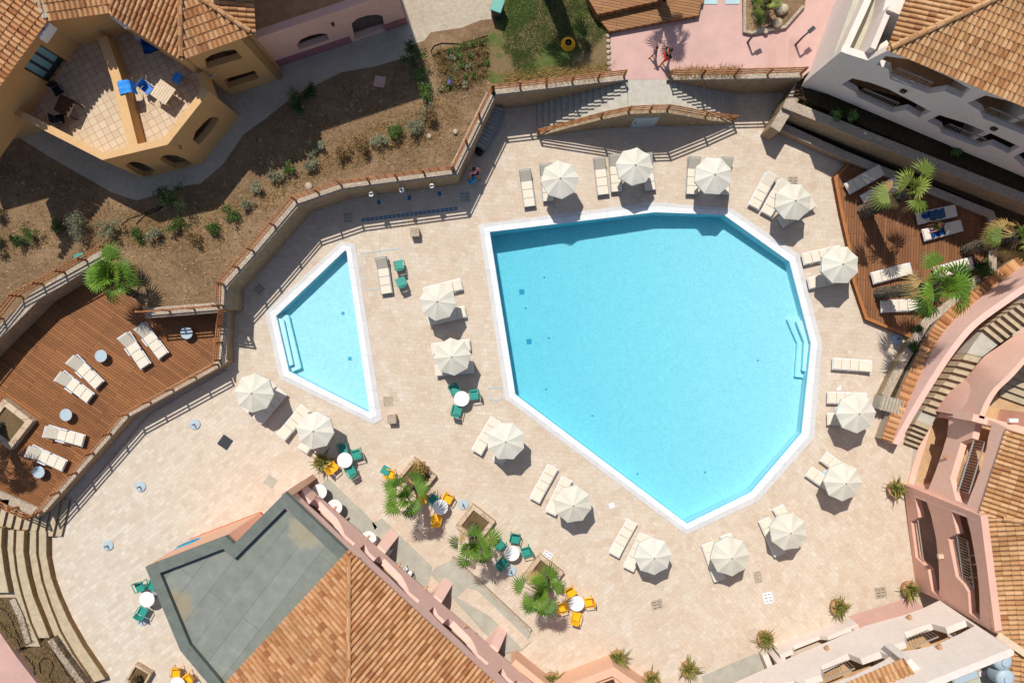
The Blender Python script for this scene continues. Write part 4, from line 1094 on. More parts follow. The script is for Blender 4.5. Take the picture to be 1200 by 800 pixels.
m = MB()
for i in range(n-3):
    u = lerp(su0, su1, (i+1.2)/n); m.bar(F.P(u, 2.1, -.02), F.P(u+.12, 2.5-.01*i, -.02), .02, .05); m.bar(F.P(u, 1.0, -.02), F.P(u+.15, 1.3, -.02), .02, .05)
m.build('lettering', 'signlight', sg)
# long gallery facade: plane of the upper floor, carried on battered piers
ZB = 1.5; EZ = 5.5
F = Facade(W(342,553,ZB), W(612,789,ZB))
def U(px, py): return F.uv(px, py)
OP = [(346,575),(352,570),(357,580),(365,587),(369,584),(375,587),(395,607),(401,618),(404,626),(416,636),(414,640),(400,628),(380,608),(360,590)]
gal = []
for dx, dy in ((0,0),(75.5,67),(156.5,140),(237,212)):
    gal.append([U(x+dx, y+dy) for x, y in OP])
    a, b = U(364+dx,591+dy), U(399+dx,622+dy); F.balustrade(a[0], a[1]-.6, b[0], .6, bb, mat='grey_metal', d=.25, gap=.16, v1=b[1]-.6)
uS = max(U(334,576)[0], U(367,550)[0])
uE = U(690,872)[0]
FT = 5.16
F.wall([(uS, ZB), (uE, ZB), (uE, FT), (uS, FT)], gal, th=.35, parent=bb, mat='pink2', px=False)
m = F.block(uS+.36, uE, ZB, ZB+.2, .36, 2.2); m.build('gallery_floor', 'tanfloor', bb)
m = F.block(uS+.4, uE, 0, 4.6, 2.2, 2.4); m.build('inner_wall', 'pink2', bb)
m = F.block(uS, uS+.35, 0, FT-.1, .36, 2.2); m.build('end_wall', 'pink2', bb)
for px, py in ((458,626),(516,690),(579,752)):
    u = F.uv(px,py)[0]; m = MB()
    b0 = [F.P(u-.28,0,-.75), F.P(u+.28,0,-.75), F.P(u+.28,0,.6), F.P(u-.28,0,.6)]; b1 = [F.P(u-.26,0,-.1), F.P(u+.26,0,-.1), F.P(u+.26,0,.5), F.P(u-.26,0,.5)]
    for q in b1: q.z = ZB+.02
    m.add(b0+b1, [(0,1,5,4),(1,2,6,5),(2,3,7,6),(3,0,4,7),(4,5,6,7)]); m.build('pier', 'pink2', bb)
for px, py in ((358,590),(392,596),(435,642-18),(467,662),(498,690),(543,735)):
    u, v = F.uv(px, py); v = min(max(v, ZB+.15), 2.2); m = MB(); m.tube(F.P(u,v,.02), F.P(u,v,-.22), .07, .05, 8); m.build('wall_light', 'pot', bb)
# hipped tiled roof
t1 = RP((409,648), (577,800), EZ, 17); t2 = RP((409,648), (268,800), EZ, 17)
if t2.n.dot(Vector((0,-1,0))) < 0: t2 = RP((409,648), (268,800), EZ, 17, flip=True)
roof_plane(t1, 'tiled_roof', bb, 'tile', ext=(-1, 18), rows=26, clip_planes=[(t2, 'below')])
roof_plane(t2, 'tiled_roof', bb, 'tile', ext=(-1, 14), rows=32, clip_planes=[(t1, 'below')])
a, b = plane_line(t1, t2, .2, 13); ridge(a+Vector((0,0,.08)), b+Vector((0,0,.08)), bb, 'tile', .12)
m = MB(); m.bar(t1.A+t1.n*.1+Vector((0,0,-.1)), t1.A+t1.e*16+t1.n*.1+Vector((0,0,-.1)), .16, .2); m.build('eave_board', 'pink2', bb)
a0 = t2.A; b0 = t2.A+t2.e*14; m = MB(); m.prism([a0+t2.n*.15+t2.e*.6, b0+t2.n*.15, b0+t2.n*.4, a0+t2.n*.4], ZF-.4, EZ-.02); m.build('wall', 'pink2', bb)

# ================================================================== orange kiosk at the bottom edge
ok = thing('orange_garden_wall', 'low orange walled box with a dark slot at the bottom edge', 'wall', W(715,800))
Z = 1.6
for P in (WL([(640,811),(719,781),(765,812),(800,836)], Z),):
    m = MB(); m.prism(ribbon(P, -.42), 0, Z); m.build('wall', 'peach', ok)
m = MB(); m.prism(WL([(664,806),(719,786),(764,818),(760,880),(640,880)], Z-.35), 0, Z-.35); m.build('top', 'peach', ok)
m = MB(); m.prism(ribbon(WL([(690,806),(719,795)], Z-.33), -.28), Z-.349, Z-.3); m.build('slot', 'darkwood', ok)
m = MB(); P = WL([(604,772),(700,850)], 1.4); m.prism(ribbon(P, -.35), 0, 1.4); tag(m.build('garden_wall', 'peach'), 'salmon garden wall at the foot of the long gallery, bottom edge', 'wall')
m = MB(); P = WL([(604,776),(690,850)], 1.44)
for i in range(24):
    q = P[0].lerp(P[1], i/24); m.box(q.x, q.y-.35, 1.0, .08, .12, .9, .7)
tag(m.build('metal_gate_rail', 'dark_metal'), 'dark slatted rail behind the salmon garden wall', 'railing')

# ================================================================== rose building, right side
rb = thing('rose_building', 'terracotta pink building with balconies, arches and tiled roof along the right edge', 'building', W(1120,620))
G1 = Facade(W(1061,571), W(1087,486)); G2 = Facade(W(1059,585), W(1075,700))
ER = 6.7
# southern half
o1 = [(1071,581),(1076,600),(1076,606),(1067.5,612),(1072.5,653),(1087,667),(1093,695),(1098,690),(1101,692),(1101,688),(1100,660),(1097,631),(1091,603),(1085,585),(1079,583),(1077,577)]
o1 = [(1071.5,579),(1076.5,606),(1067.5,611),(1073,653),(1087,666),(1092,692),(1100,699),(1101,688),(1100,660),(1097,631),(1091,603),(1085,585),(1078,582)]
o2 = [(1114,595),(1121.5,625),(1111,630),(1120,675),(1129,685),(1134,693),(1136,718),(1148.5,727),(1147.5,693),(1145,666),(1138,626),(1131.5,600),(1123,598)]
G2.wall([(1059,567),(1149,604),(1166,739),(1165,741),(1101,703),(1073,690)], [o1, o2], th=.32, parent=rb, mat='pink3')
def recess(G, u0, u1, parent, floors, depth=1.9, top=6.5, mat='pink3'):
    m = G.block(u0, u1, 0, top, depth, depth+.2); m.build('inner_wall', mat, parent)
    for z_ in floors: m = G.block(u0, u1, z_-.2, z_, .33, depth); m.build('floor_slab', 'tanfloor', parent)
recess(G2, -.3, 6.3, rb, (2.75,))
ua, va = G2.uv(1074,609); ub, vb = G2.uv(1083,662)
lo, hi = sorted((ua, ub)); G2.balustrade(lo, .15, hi, .8, rb, d=.14, mat='railmetal')
ua, va = G2.uv(1117,628); ub, vb = G2.uv(1128,685); lo, hi = sorted((ua, ub)); G2.balustrade(lo, min(va,vb), hi, .95, rb, d=.14, mat='railmetal')
m = MB(); 
ua = G2.uv(1122,600)[0]; ub = G2.uv(1135,718)[0]; lo, hi = sorted((ua, ub)); m.bar(G2.P(lo, 4.35, .3), G2.P(hi, 4.35, .3), .04, .06); m.bar(G2.P(lo, 4.15, .3), G2.P(hi, 4.15, .3), .04, .04); m.build('handrail', 'railmetal', rb)
# fin wall between the halves
fa, fb = WL([(1059,566),(1059,567)], 1.0)[0], W(1149,604,6.6)
fin = WL([(1061,570)], 0)[0]
m = MB(); P0 = W(1060,568,1.4); P1 = P0 + G2.n*2.4; s_ = Vector((0,1,0))
mm = MB(); A0 = W(1061,569,0)
d_ = G2.n
for (zz0, zz1) in ((0, ER),):
    mm.prism([A0-d_*.15, A0+d_*2.2, A0+d_*2.2-s_*.34, A0-d_*.15-s_*.34], 0, ER-.1)
mm.build('fin_wall', 'pink', rb)
# northern half
p1 = [(1064,566),(1084,573),(1088,573),(1096,553),(1104,530),(1110,510),(1112,490),(1098,487.5),(1090,488),(1084,500),(1070,545)]
p2 = [(1143.5,496),(1139,513),(1126,518),(1113.5,560),(1120,586),(1133,591.5),(1143,566),(1150,547),(1156,525),(1158,512),(1162,499)]
G1.wall([(1061,571),(1149,606),(1152,590),(1180,502),(1150,487),(1090,483),(1086,486)], [p1, p2], th=.32, parent=rb, mat='pink')
recess(G1, .4, 5.2, rb, (2.75,))
ua, va = G1.uv(1139,514); ub, vb = G1.uv(1118,575); lo, hi = sorted((ua, ub)); G1.balustrade(lo+.1, min(va,vb), hi, .95, rb, d=.14, mat='railmetal')
m = MB(); m.bar(G1.P(lo-.2, 4.1, .3), G1.P(hi+.2, 4.1, .3), .05, .07); m.build('handrail', 'basegrey', rb)
u, v = G1.uv(1110,537); m = MB(); m.bar(G1.P(u,v,.02), G1.P(u+.1,v+.1,-.25), .14, .1); m.build('wall_light', 'pot', rb)
u, v = G2.uv(1105,651); m = MB(); m.bar(G2.P(u,v,.02), G2.P(u,v,-.25), .2, .16); m.build('wall_light', 'lightwood', rb)
# roofs
s1 = RP((1181,503), (1149,604), ER, 17); s2 = RP((1149,604), (1166,740), ER, 17)
roof_plane(s1, 'tiled_roof', rb, 'tile2', ext=(-1, 5.5), rows=16, clip_planes=[(s2, 'below')], clip_px=[((1181,503),(1240,520),(1190,560))])
roof_plane(s2, 'tiled_roof', rb, 'tile2', ext=(-1, 7), rows=16, clip_planes=[(s1, 'below')], clip_px=[((1166,740),(1240,790),(1190,700))])
a, b = plane_line(s1, s2, 0, 6); ridge(a+Vector((0,0,.1)), b+Vector((0,0,.1)), rb, 'tile2', .11)
s3 = RP((1185,760), (1240,740), ER+.1, 12, flip=False)
m = MB(); m.bar(s2.hit(1167,742)+Vector((0,0,.12)), s2.hit(1215,775)+Vector((0,0,.12)), .3, .08); m.build('valley_wall', 'lightwood', rb)
s3 = RP((1176,830), (1180,752), ER, 14, flip=False); roof_plane(s3, 'tiled_roof', rb, 'tile2', ext=(-2, 5), rows=14, clip_px=[((1166,743),(1216,777),(1180,800))])
# ---- stair walls to the north of it
ws = thing('pink_stair_wall', 'curved rose wall with clay tile coping flanking the outdoor stairs on the right', 'wall', W(1100,420))
def face3(parent, name, pts, t, mat): m = MB(); m.slab([W(*p) for p in pts], t); return m.build(name, mat, parent)
base = [(1043,518),(1056,484),(1075,440),(1093,404),(1112,378),(1142,352),(1170,330),(1215,298)]
TB = WL(base, .75)
topz = [1.05, 1.5, 2.1, 2.6, 2.9, 3.3, 3.7, 4.2]
_cc = catmull([(*p[:2], z_) for p, z_ in zip(TB, topz)], 6); TB = [Vector((q[0], q[1], .75)) for q in _cc]; topz = [q[2] for q in _cc]
m = MB(); bw = off_line(TB, -.32)
for i in range(len(TB)-1):
    a, b, a2, b2 = TB[i], TB[i+1], bw[i], bw[i+1]
    m.add([(a.x,a.y,0),(b.x,b.y,0),(b2.x,b2.y,0),(a2.x,a2.y,0),(a.x,a.y,topz[i]),(b.x,b.y,topz[i+1]),(b2.x,b2.y,topz[i+1]),(a2.x,a2.y,topz[i])],
          [(0,1,5,4),(1,2,6,5),(2,3,7,6),(3,0,4,7),(4,5,6,7)])
m.build('wall', 'pink2', ws)
# low tiled lean-to along its foot
m = MB(); rnd = random.Random(4)
pts = off_line(TB, .0); ptsO = off_line(TB, .52)
for i in range(len(pts)-1):
    a, b, a2, b2 = pts[i], pts[i+1], Vector((*ptsO[i], 0)), Vector((*ptsO[i+1], 0)); a = Vector((*a, 0)); b = Vector((*b, 0))
    n = max(1, int((b-a).length/.25))
    for j in range(n):
        t0, t1 = j/n, (j+1)/n; tt = min(1, max(0, rnd.gauss(.45, .25)))
        A1, A2 = a.lerp(b, t0), a.lerp(b, t1); B1, B2 = a2.lerp(b2, t0), a2.lerp(b2, t1)
        vs = []
        for P_, Q_, zz in ((A1, A2, .95), (B1, B2, .78)):
            for k in range(6):
                q = P_.lerp(Q_, k/5*.86+.07); vs.append((q.x, q.y, zz + .09*math.sin(math.pi*k/5)))
        m.add(vs, [(k, k+1, k+7, k+6) for k in range(5)] + [(6,7,8,9,10,11)], tt)
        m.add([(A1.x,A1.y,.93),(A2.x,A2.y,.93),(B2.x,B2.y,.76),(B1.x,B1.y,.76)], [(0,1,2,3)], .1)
m.build('clay_tile_coping', 'tile', ws)
m = MB(); m.prism(ribbon(TB, .5), 0, .72); m.build('coping_base', 'stonecap', ws)
# tall outer wall face behind the stairs
stw = thing('outdoor_staircase', 'beige outdoor stairs climbing between rose walls to the upper right', 'staircase', W(1090,470))
fl = [((1060,505),(1079,517)), ((1082,470),(1099,489)), ((1100,480-14),(1106,470))]
def flight(L0, L1, R0, R1, n, za, zb, landing=None):
    for i in range(n):
        t0, t1 = i/n, (i+1)/n; zt = lerp(za, zb, (i+1)/n)
        a = (lerp(L0[0],L1[0],t0), lerp(L0[1],L1[1],t0)); b = (lerp(R0[0],R1[0],t0), lerp(R0[1],R1[1],t0))
        d = (lerp(L0[0],L1[0],t1), lerp(L0[1],L1[1],t1)); e = (lerp(R0[0],R1[0],t1), lerp(R0[1],R1[1],t1))
        m = MB(); m.prism([W(*a,zt), W(*b,zt), W(*e,zt), W(*d,zt)], 0, zt); st_ = m.build('step', 'tread', stw)
        k = MB(); k.bar(W(*a,zt)+Vector((0,0,-.03)), W(*b,zt)+Vector((0,0,-.03)), .05, .09); k.build('edge_or_shade_strip', 'darkwood', stw)  # dark strip paints the riser shadow along each tread edge
flight((1060,519),(1074,492),(1076,525),(1091,499), 5, 0, .8)
m = MB(); m.prism(WL([(1074,492),(1091,499),(1096,489),(1099,484),(1081,480)], .8), 0, .82); m.build('landing', 'stair', stw)
flight((1082,481),(1133,414),(1099,487),(1151,418), 9, .8, 2.3)
m = MB(); m.prism(WL([(1133,414),(1151,418),(1172,402),(1155,383),(1141,402)], 2.35), 0, 2.35); m.build('landing', 'stair', stw)
flight((1152,386),(1205,350),(1172,402),(1225,366), 7, 2.35, 3.6)
# big rose wall east of the stairs: a broad slab seen from above with its raised front face
hs = thing('rose_upper_wall', 'broad salmon wall rising east of the outdoor stairs', 'wall', W(1140,450))
rp = [(1100,488),(1120,460),(1140,435),(1153,418),(1176,402),(1230,362)]
zr = [1.0, 1.6, 2.2, 2.6, 2.9, 3.6]
topp = [(1147,489),(1157,462),(1180,440),(1207,412),(1240,395)]
zt_ = [5.2]*5
bot = [W(*p, z_) for p, z_ in zip(rp, zr)]
up_ = [W(*p, z_) for p, z_ in zip(topp, zt_)]
m = MB()
poly = bot + up_[::-1]
# the face is a battered ruled surface between the stair line and its crest
cr = [up_[0], up_[0].lerp(up_[1], .6), up_[1].lerp(up_[2], .3), up_[2], up_[3], up_[4]]
bot = [Vector(q) for q in catmull(bot, 6)]; cr = [Vector(q) for q in catmull(cr, 6)]
back = [q + Vector((.25, -.08, 0)) for q in cr]
for i in range(len(bot)-1):
    m.add([bot[i], bot[i+1], cr[i+1], cr[i]], [(0,1,2,3)]); m.add([cr[i], cr[i+1], back[i+1], back[i]], [(0,1,2,3)])
    m.add([back[i], back[i+1], Vector((back[i+1].x,back[i+1].y,0)), Vector((back[i].x,back[i].y,0))], [(0,1,2,3)])
m.build('wall', 'pink', hs, smooth=True)
m = MB(); P = WL([(1141,484.5),(1230,508)], 5.2); m.prism(ribbon(P, -.35), 3.6, 5.2); m.build('top_wall', 'pink', hs)
# shaded inner stair court
ic = thing('inner_court_stairs', 'shaded dark steps inside the rose walled court at the right edge', 'staircase', W(1180,460))
m = MB(); m.prism(WL([(1150,492),(1160,462),(1182,440),(1260,390),(1260,520)], 1.0), 0, 1.0); m.build('court_floor', 'tanfloor', ic)
for i in range(8):
    z_ = 1.0+.18*(i+1); y = 458-i*9
    m = MB(); m.prism(WL([(1172+i*1.5, y+6), (1250, y+34), (1250, y+22), (1173+i*1.5, y-3)], z_), 1.0, z_); m.build('step', 'tread', ic)
mb = thing('wall_box', 'small white box on top of the rose wall at the right edge', 'box', W(1184,492,5.2))
m = MB(); p = W(1185,492,5.2); m.box(p.x,p.y,5.32,.42,.18,.2); m.build('casing','whiteplastic',mb,bevel=.02)

# ================================================================== cream building, bottom right
cb_ = thing('cream_building', 'cream rendered building with curved balcony bands at the bottom right corner', 'building', W(1000,770))
A, B = W(842,775), W(1070,684)
zl = 2.6
bands = [(W(850,804,zl), W(925,773,zl)), (W(925,773,zl), W(1013,735,zl)), (W(1013,735,zl), W(1078,719,zl)), (W(1078,719,zl), W(1101,703,zl))]
C0 = Facade(W(850,804,zl), W(1101,703,zl))
q1_ = [(1043,757),(1060,751),(1060,740),(1091,730),(1108,735),(1131,726),(1142,733),(1125,742),(1100,754),(1075,760),(1050,764)]
q2_ = [(943,796),(962,790),(962,780),(993,765),(1008,771),(1031,763),(1043,768),(1035,774),(1000,791),(975,800),(950,806)]
q3_ = [(840,830),(862,822),(862,812),(893,798),(905,802),(930,797),(938,800),(930,808),(890,828),(860,840)]
C0.wall([(850,804),(925,770.5),(1013,733),(1060,720),(1080,713),(1101,703),(1185,759),(1083,800),(960,860),(860,880),(838,812)], [q1_, q2_, q3_], th=.32, parent=cb_, mat='white')
TZ = C0.uv(1083,795)[1]
Lc = C0.L
for z_ in (2.62, ): m = C0.block(-1, Lc-.3, z_-.18, z_+.05, .33, 2.0); m.build('floor_slab', 'tanfloor', cb_)
m = C0.block(-1, Lc, 0, 6.0, 2.0, 2.2); m.build('inner_wall', 'white', cb_)
for a, b in (((1062,748),(1091,737)), ((963,788),(994,773)), ((863,822),(893,808))):
    ua, va = C0.uv(*a); ub, vb = C0.uv(*b); lo, hi = sorted((ua, ub)); C0.balustrade(lo, min(va,vb)-.35, hi, .95, cb_, d=.15)
for u_ in (C0.uv(1038,760)[0], C0.uv(938,800)[0]): m = C0.block(u_-.15, u_+.15, 0, 6.4, .33, 2.0); m.build('partition', 'white', cb_)
for px, py in ((1067,725),(970,761),(1102,760)):
    u, v = C0.uv(px, py); m = MB(); m.tube(C0.P(u,v,.02), C0.P(u,v,-.2), .1, .1, 10); m.build('drain_spout', 'pot', cb_)
# roof: court with tanks and small tiled turret
rz = 6.7
m = MB(); m.prism([C0.P(-1,0,1.0), C0.P(Lc+1.5,0,1.0), C0.P(Lc+1.5,0,6), C0.P(-1,0,6)], 5.6, 5.8); m.build('roof_court_floor', 'greenfloor', cb_)
m = MB(); P = WL([(1059,775),(1082,794),(1110,783)], 7.2)
m.prism(ribbon(WL([(1083,797),(1186,757)], 7.0), -.3), 5.5, 7.0); m.build('roof_parapet', 'cream', cb_)
m = MB(); m.prism(ribbon(WL([(1061,776),(1084,800),(1084,840)], 7.4), .3), 5.5, 7.4); m.build('turret_wall', 'whitepink', cb_)
tr_ = RP((984,806), (1060,773), 7.4, 16)
roof_plane(tr_, 'tiled_roof', cb_, 'tile2', ext=(-.5, None), rows=8, clip_px=[((1060,773),(1084,806),(1020,800))])
m = C0.block(C0.uv(1062,790)[0]-3.5, C0.uv(1062,790)[0], 5.5, 7.35, 2.3, 6); m.build('turret', 'white', cb_)
for px, py in ((1179,777),(1182,797)):
    p = W(px, py, 7.6); t_ = thing('water_tank', 'round pale blue water tank, %s of the pair on the bottom right roof' % ('upper' if py < 790 else 'lower'), 'water tank', (p.x, p.y, 5.8), 'rooftop water tanks')
    m = MB(); m.lathe([(.40,.9),(.41,1.0),(.41,1.55),(.38,1.62),(.28,1.70),(.12,1.74)], n=28); b_ = m.build('tank', 'basegrey', origin=(0,0,0)); b_.parent = t_
    m = MB(); m.lathe([(.17,1.73),(.17,1.80),(.13,1.82)], n=20); b_ = m.build('lid', 'basegrey', origin=(0,0,0)); b_.parent = t_
ac = thing('rooftop_unit', 'grey flat metal unit standing in the roof court at the bottom right', 'air conditioner', W(1128,791,6))
p = W(1129,791,6.2); m = MB(); m.box(p.x,p.y,6.1,1.25,.5,.55,.38); m.build('casing','concrete',ac,bevel=.02)
m = MB(); m.box(p.x,p.y,6.39,1.05,.36,.02,.38); m.build('panel','basegrey',ac)
# ground floor patios with low stepped walls
pt = thing('patio_wall', 'low cream patio walls with a stepped dip in front of the bottom right building', 'wall', W(950,745))
PW = Facade(W(905,757,.0), W(994,722,0))
PW.wall([(0,0),(PW.L,0),(PW.L,1.15),(PW.L-1.7,1.15),(PW.L-2.0,.75),(PW.L-3.3,.75),(.9,.75),(.7,1.15),(0,1.15)], [], th=.22, parent=pt, mat='white', px=False)
for a in (0, PW.L-.22):
    m = PW.block(a, a+.22, 0, 1.15, .22, 2.2); m.build('side_wall', 'white', pt)
m = PW.block(-.8, -.5, 0, .9, -.15, .9); m.build('pier', 'white', pt)
# ------------------------------------------------------------------ parasols
def part(mb, name, mat, root, **k):
    o = mb.build(name, mat, origin=(0,0,0), **k); o.parent = root; return o
def mk_umbrella():
    r = thing('parasol', 'x', 'parasol'); rad = .99; zt, zr = 2.42, 2.04
    m = MB(); N = 8; K = 6; vs = [(0,0,zt)]
    for k in range(1, K+1):
        f = k/K; z = zt - (zt-zr)*(f**1.15)
        for i in range(N*2):
            an = math.pi*i/N + .2; rr = rad*f*(1 if i % 2 == 0 else math.cos(math.pi/N)*.985)
            vs.append((rr*math.cos(an), rr*math.sin(an), z - (0 if i % 2 == 0 else .045*f)))
    n2 = N*2; fs = [(0, 1+i, 1+(i+1) % n2) for i in range(n2)]
    for k in range(K-1):
        for i in range(n2): fs.append((1+k*n2+i, 1+(k+1)*n2+i, 1+(k+1)*n2+(i+1) % n2, 1+k*n2+(i+1) % n2))
    o = len(vs); base = 1+(K-1)*n2
    for i in range(n2): v = vs[base+i]; vs.append((v[0]*1.005, v[1]*1.005, v[2]-.13))
    for i in range(n2): fs.append((base+i, o+i, o+(i+1) % n2, base+(i+1) % n2))
    m.add(vs, fs); cp = part(m, 'canopy', 'canvas', r)
    s = MB()
    for i in range(N):
        an = 2*math.pi*i/N + .2; p = [Vector((rad*f*math.cos(an), rad*f*math.sin(an), zt-(zt-zr)*(f**1.15)+.006)) for f in (.03,.35,.7,1)]
        for a, b in zip(p[:-1], p[1:]): s.bar(a, b, .014, .008)
    part(s, 'seam', 'mattress', cp)
    for i in range(N):
        b = MB(); an = 2*math.pi*i/N + .2; b.bar((.03*math.cos(an),.03*math.sin(an),zt-.05),(rad*.98*math.cos(an),rad*.98*math.sin(an),zr-.03),.015,.02); part(b, 'rib', 'dark_metal', r)
    m = MB(); m.tube((0,0,.03),(0,0,zt+.02),.022,n=10); part(m, 'pole', 'grey_metal', r)
    m = MB(); m.lathe([(.035,zt-.01),(.04,zt+.03),(.015,zt+.07)], n=12); part(m, 'finial', 'grey_metal', r)
    m = MB(); m.lathe([(.27,0),(.27,.05),(.2,.08),(.05,.1),(.05,.25)], n=24); part(m, 'base', 'basegrey', r)
    return r
umb = Stamp(mk_umbrella)
UM = [((656,210),'leftmost cream parasol of the row above the big pool'),
 ((744,195),'cream parasol at the middle of the pool top edge, directly below the staircase door'),
 ((836,205),'cream parasol above the top right bend of the pool, near the right staircase foot'),
 ((930,235),'cream parasol nearest the grey shaded corner of the right wooden deck'),
 ((985,311),'cream parasol whose canopy overlaps the edge of the right wooden deck'),
 ((1004,485),'cream parasol next to the stacked boxes at the foot of the tiled wall'),
 ((988,564),'cream parasol right of the pool, just left of the round pot by the rose building'),
 ((925,624),'cream parasol at the lower right pool edge with two lounger ends showing'),
 ((856,652),'cream parasol directly right of the lowest tip of the big pool'),
 ((765,651),'cream parasol at the lowest left side of the big pool, nearest the four yellow chairs'),
 ((671,590),'cream parasol halfway along the lower left edge of the big pool'),
 ((593,518),'cream parasol just below the left corner of the big pool'),
 ((369,505),'cream parasol near the three green and one yellow chairs by the bar'),
 ((298,461),'cream parasol left of the small pool, closest to the left deck'),
 ((530,418),'cream parasol between the two pools with a round table just below it'),
 ((513,354),'cream parasol between the two pools, the upper one of that pair')]
for i, (p, lab) in enumerate(UM):
    q = W(p[0], p[1], 2.1); uo = umb((q.x, q.y, 0), random.uniform(0, .8), lab, 'cream parasols round the pools', R(random.uniform(-1.6, 1.6))); uo.scale = (random.uniform(.97, 1.03),)*3

# ------------------------------------------------------------------ loungers
def mk_lounger(raise_deg, frame, headmat='mattress', mat='mattress', arm=False):
    def f():
        r = thing('sun_lounger', 'x', 'sun lounger')
        m = MB(); hw = .30
        for s in (-1, 1): m.bar((-1.0, s*hw, .27), (.98, s*hw, .27), .045, .06)
        for x in (-.98, -.3, .35, .96): m.bar((x, -hw, .27), (x, hw, .27), .04, .05)
        part(m, 'frame', frame, r)
        for x, y in ((-.85,-.27),(-.85,.27),(.85,-.27),(.85,.27)):
            m = MB(); m.bar((x,y,0),(x,y,.27),.05,.05); part(m, 'leg', frame, r)
        m = MB(); n = 12
        L0, L1 = -.98, .38
        for i in range(3):
            a, b = lerp(L0,L1,i/3)+.008, lerp(L0,L1,(i+1)/3)-.008; m.box((a+b)/2,0,.335,b-a,.56,.075)
        part(m, 'mattress', mat, r, bevel=.018)
        a = R(raise_deg); L = .62; m = MB(); h = .045
        x0, z0 = .39, .31; x1, z1 = x0+L*math.cos(a), z0+L*math.sin(a); nx, nz = -math.sin(a)*.075, math.cos(a)*.075
        m.add([(x0,-.28,z0),(x1,-.28,z1),(x1,.28,z1),(x0,.28,z0),(x0+nx,-.28,z0+nz),(x1+nx,-.28,z1+nz),(x1+nx,.28,z1+nz),(x0+nx,.28,z0+nz)],
              [(3,2,1,0),(4,5,6,7),(0,1,5,4),(1,2,6,5),(2,3,7,6),(3,0,4,7)])
        bk = part(m, 'backrest', headmat, r, bevel=.018)
        m = MB(); 
        for s in (-1, 1): m.bar((x0,s*.295,z0),(x1+.02,s*.295,z1),.03,.04)
        m.bar((x1+.02,-.31,z1+.01),(x1+.02,.31,z1+.01),.035,.035); part(m, 'backrest_frame', frame, bk)
        if arm:
            for s in (-1, 1):
                m = MB(); m.bar((-.1,s*.33,.45),(.35,s*.33,.48),.06,.03); m.bar((-.1,s*.33,.27),(-.1,s*.33,.45),.03,.03); m.bar((.33,s*.33,.27),(.33,s*.33,.47),.03,.03); part(m,'armrest',frame,r)
        return r
    return f
Lflat = Stamp(mk_lounger(8, 'framewhite')); Lup = Stamp(mk_lounger(32, 'grey_metal', 'mesh')); Ldeck = Stamp(mk_lounger(34, 'framewhite', arm=True)); Lmid = Stamp(mk_lounger(20, 'framewhite'))
def lounger(kind, foot, head, label, z0=0, group='sun loungers round the pools'):
    a, b = W(*foot, z0+.35), W(*head, z0+.35); d = b-a
    mid = (a+b)/2; return kind((mid.x, mid.y, z0), math.atan2(d.y, d.x), label, group)
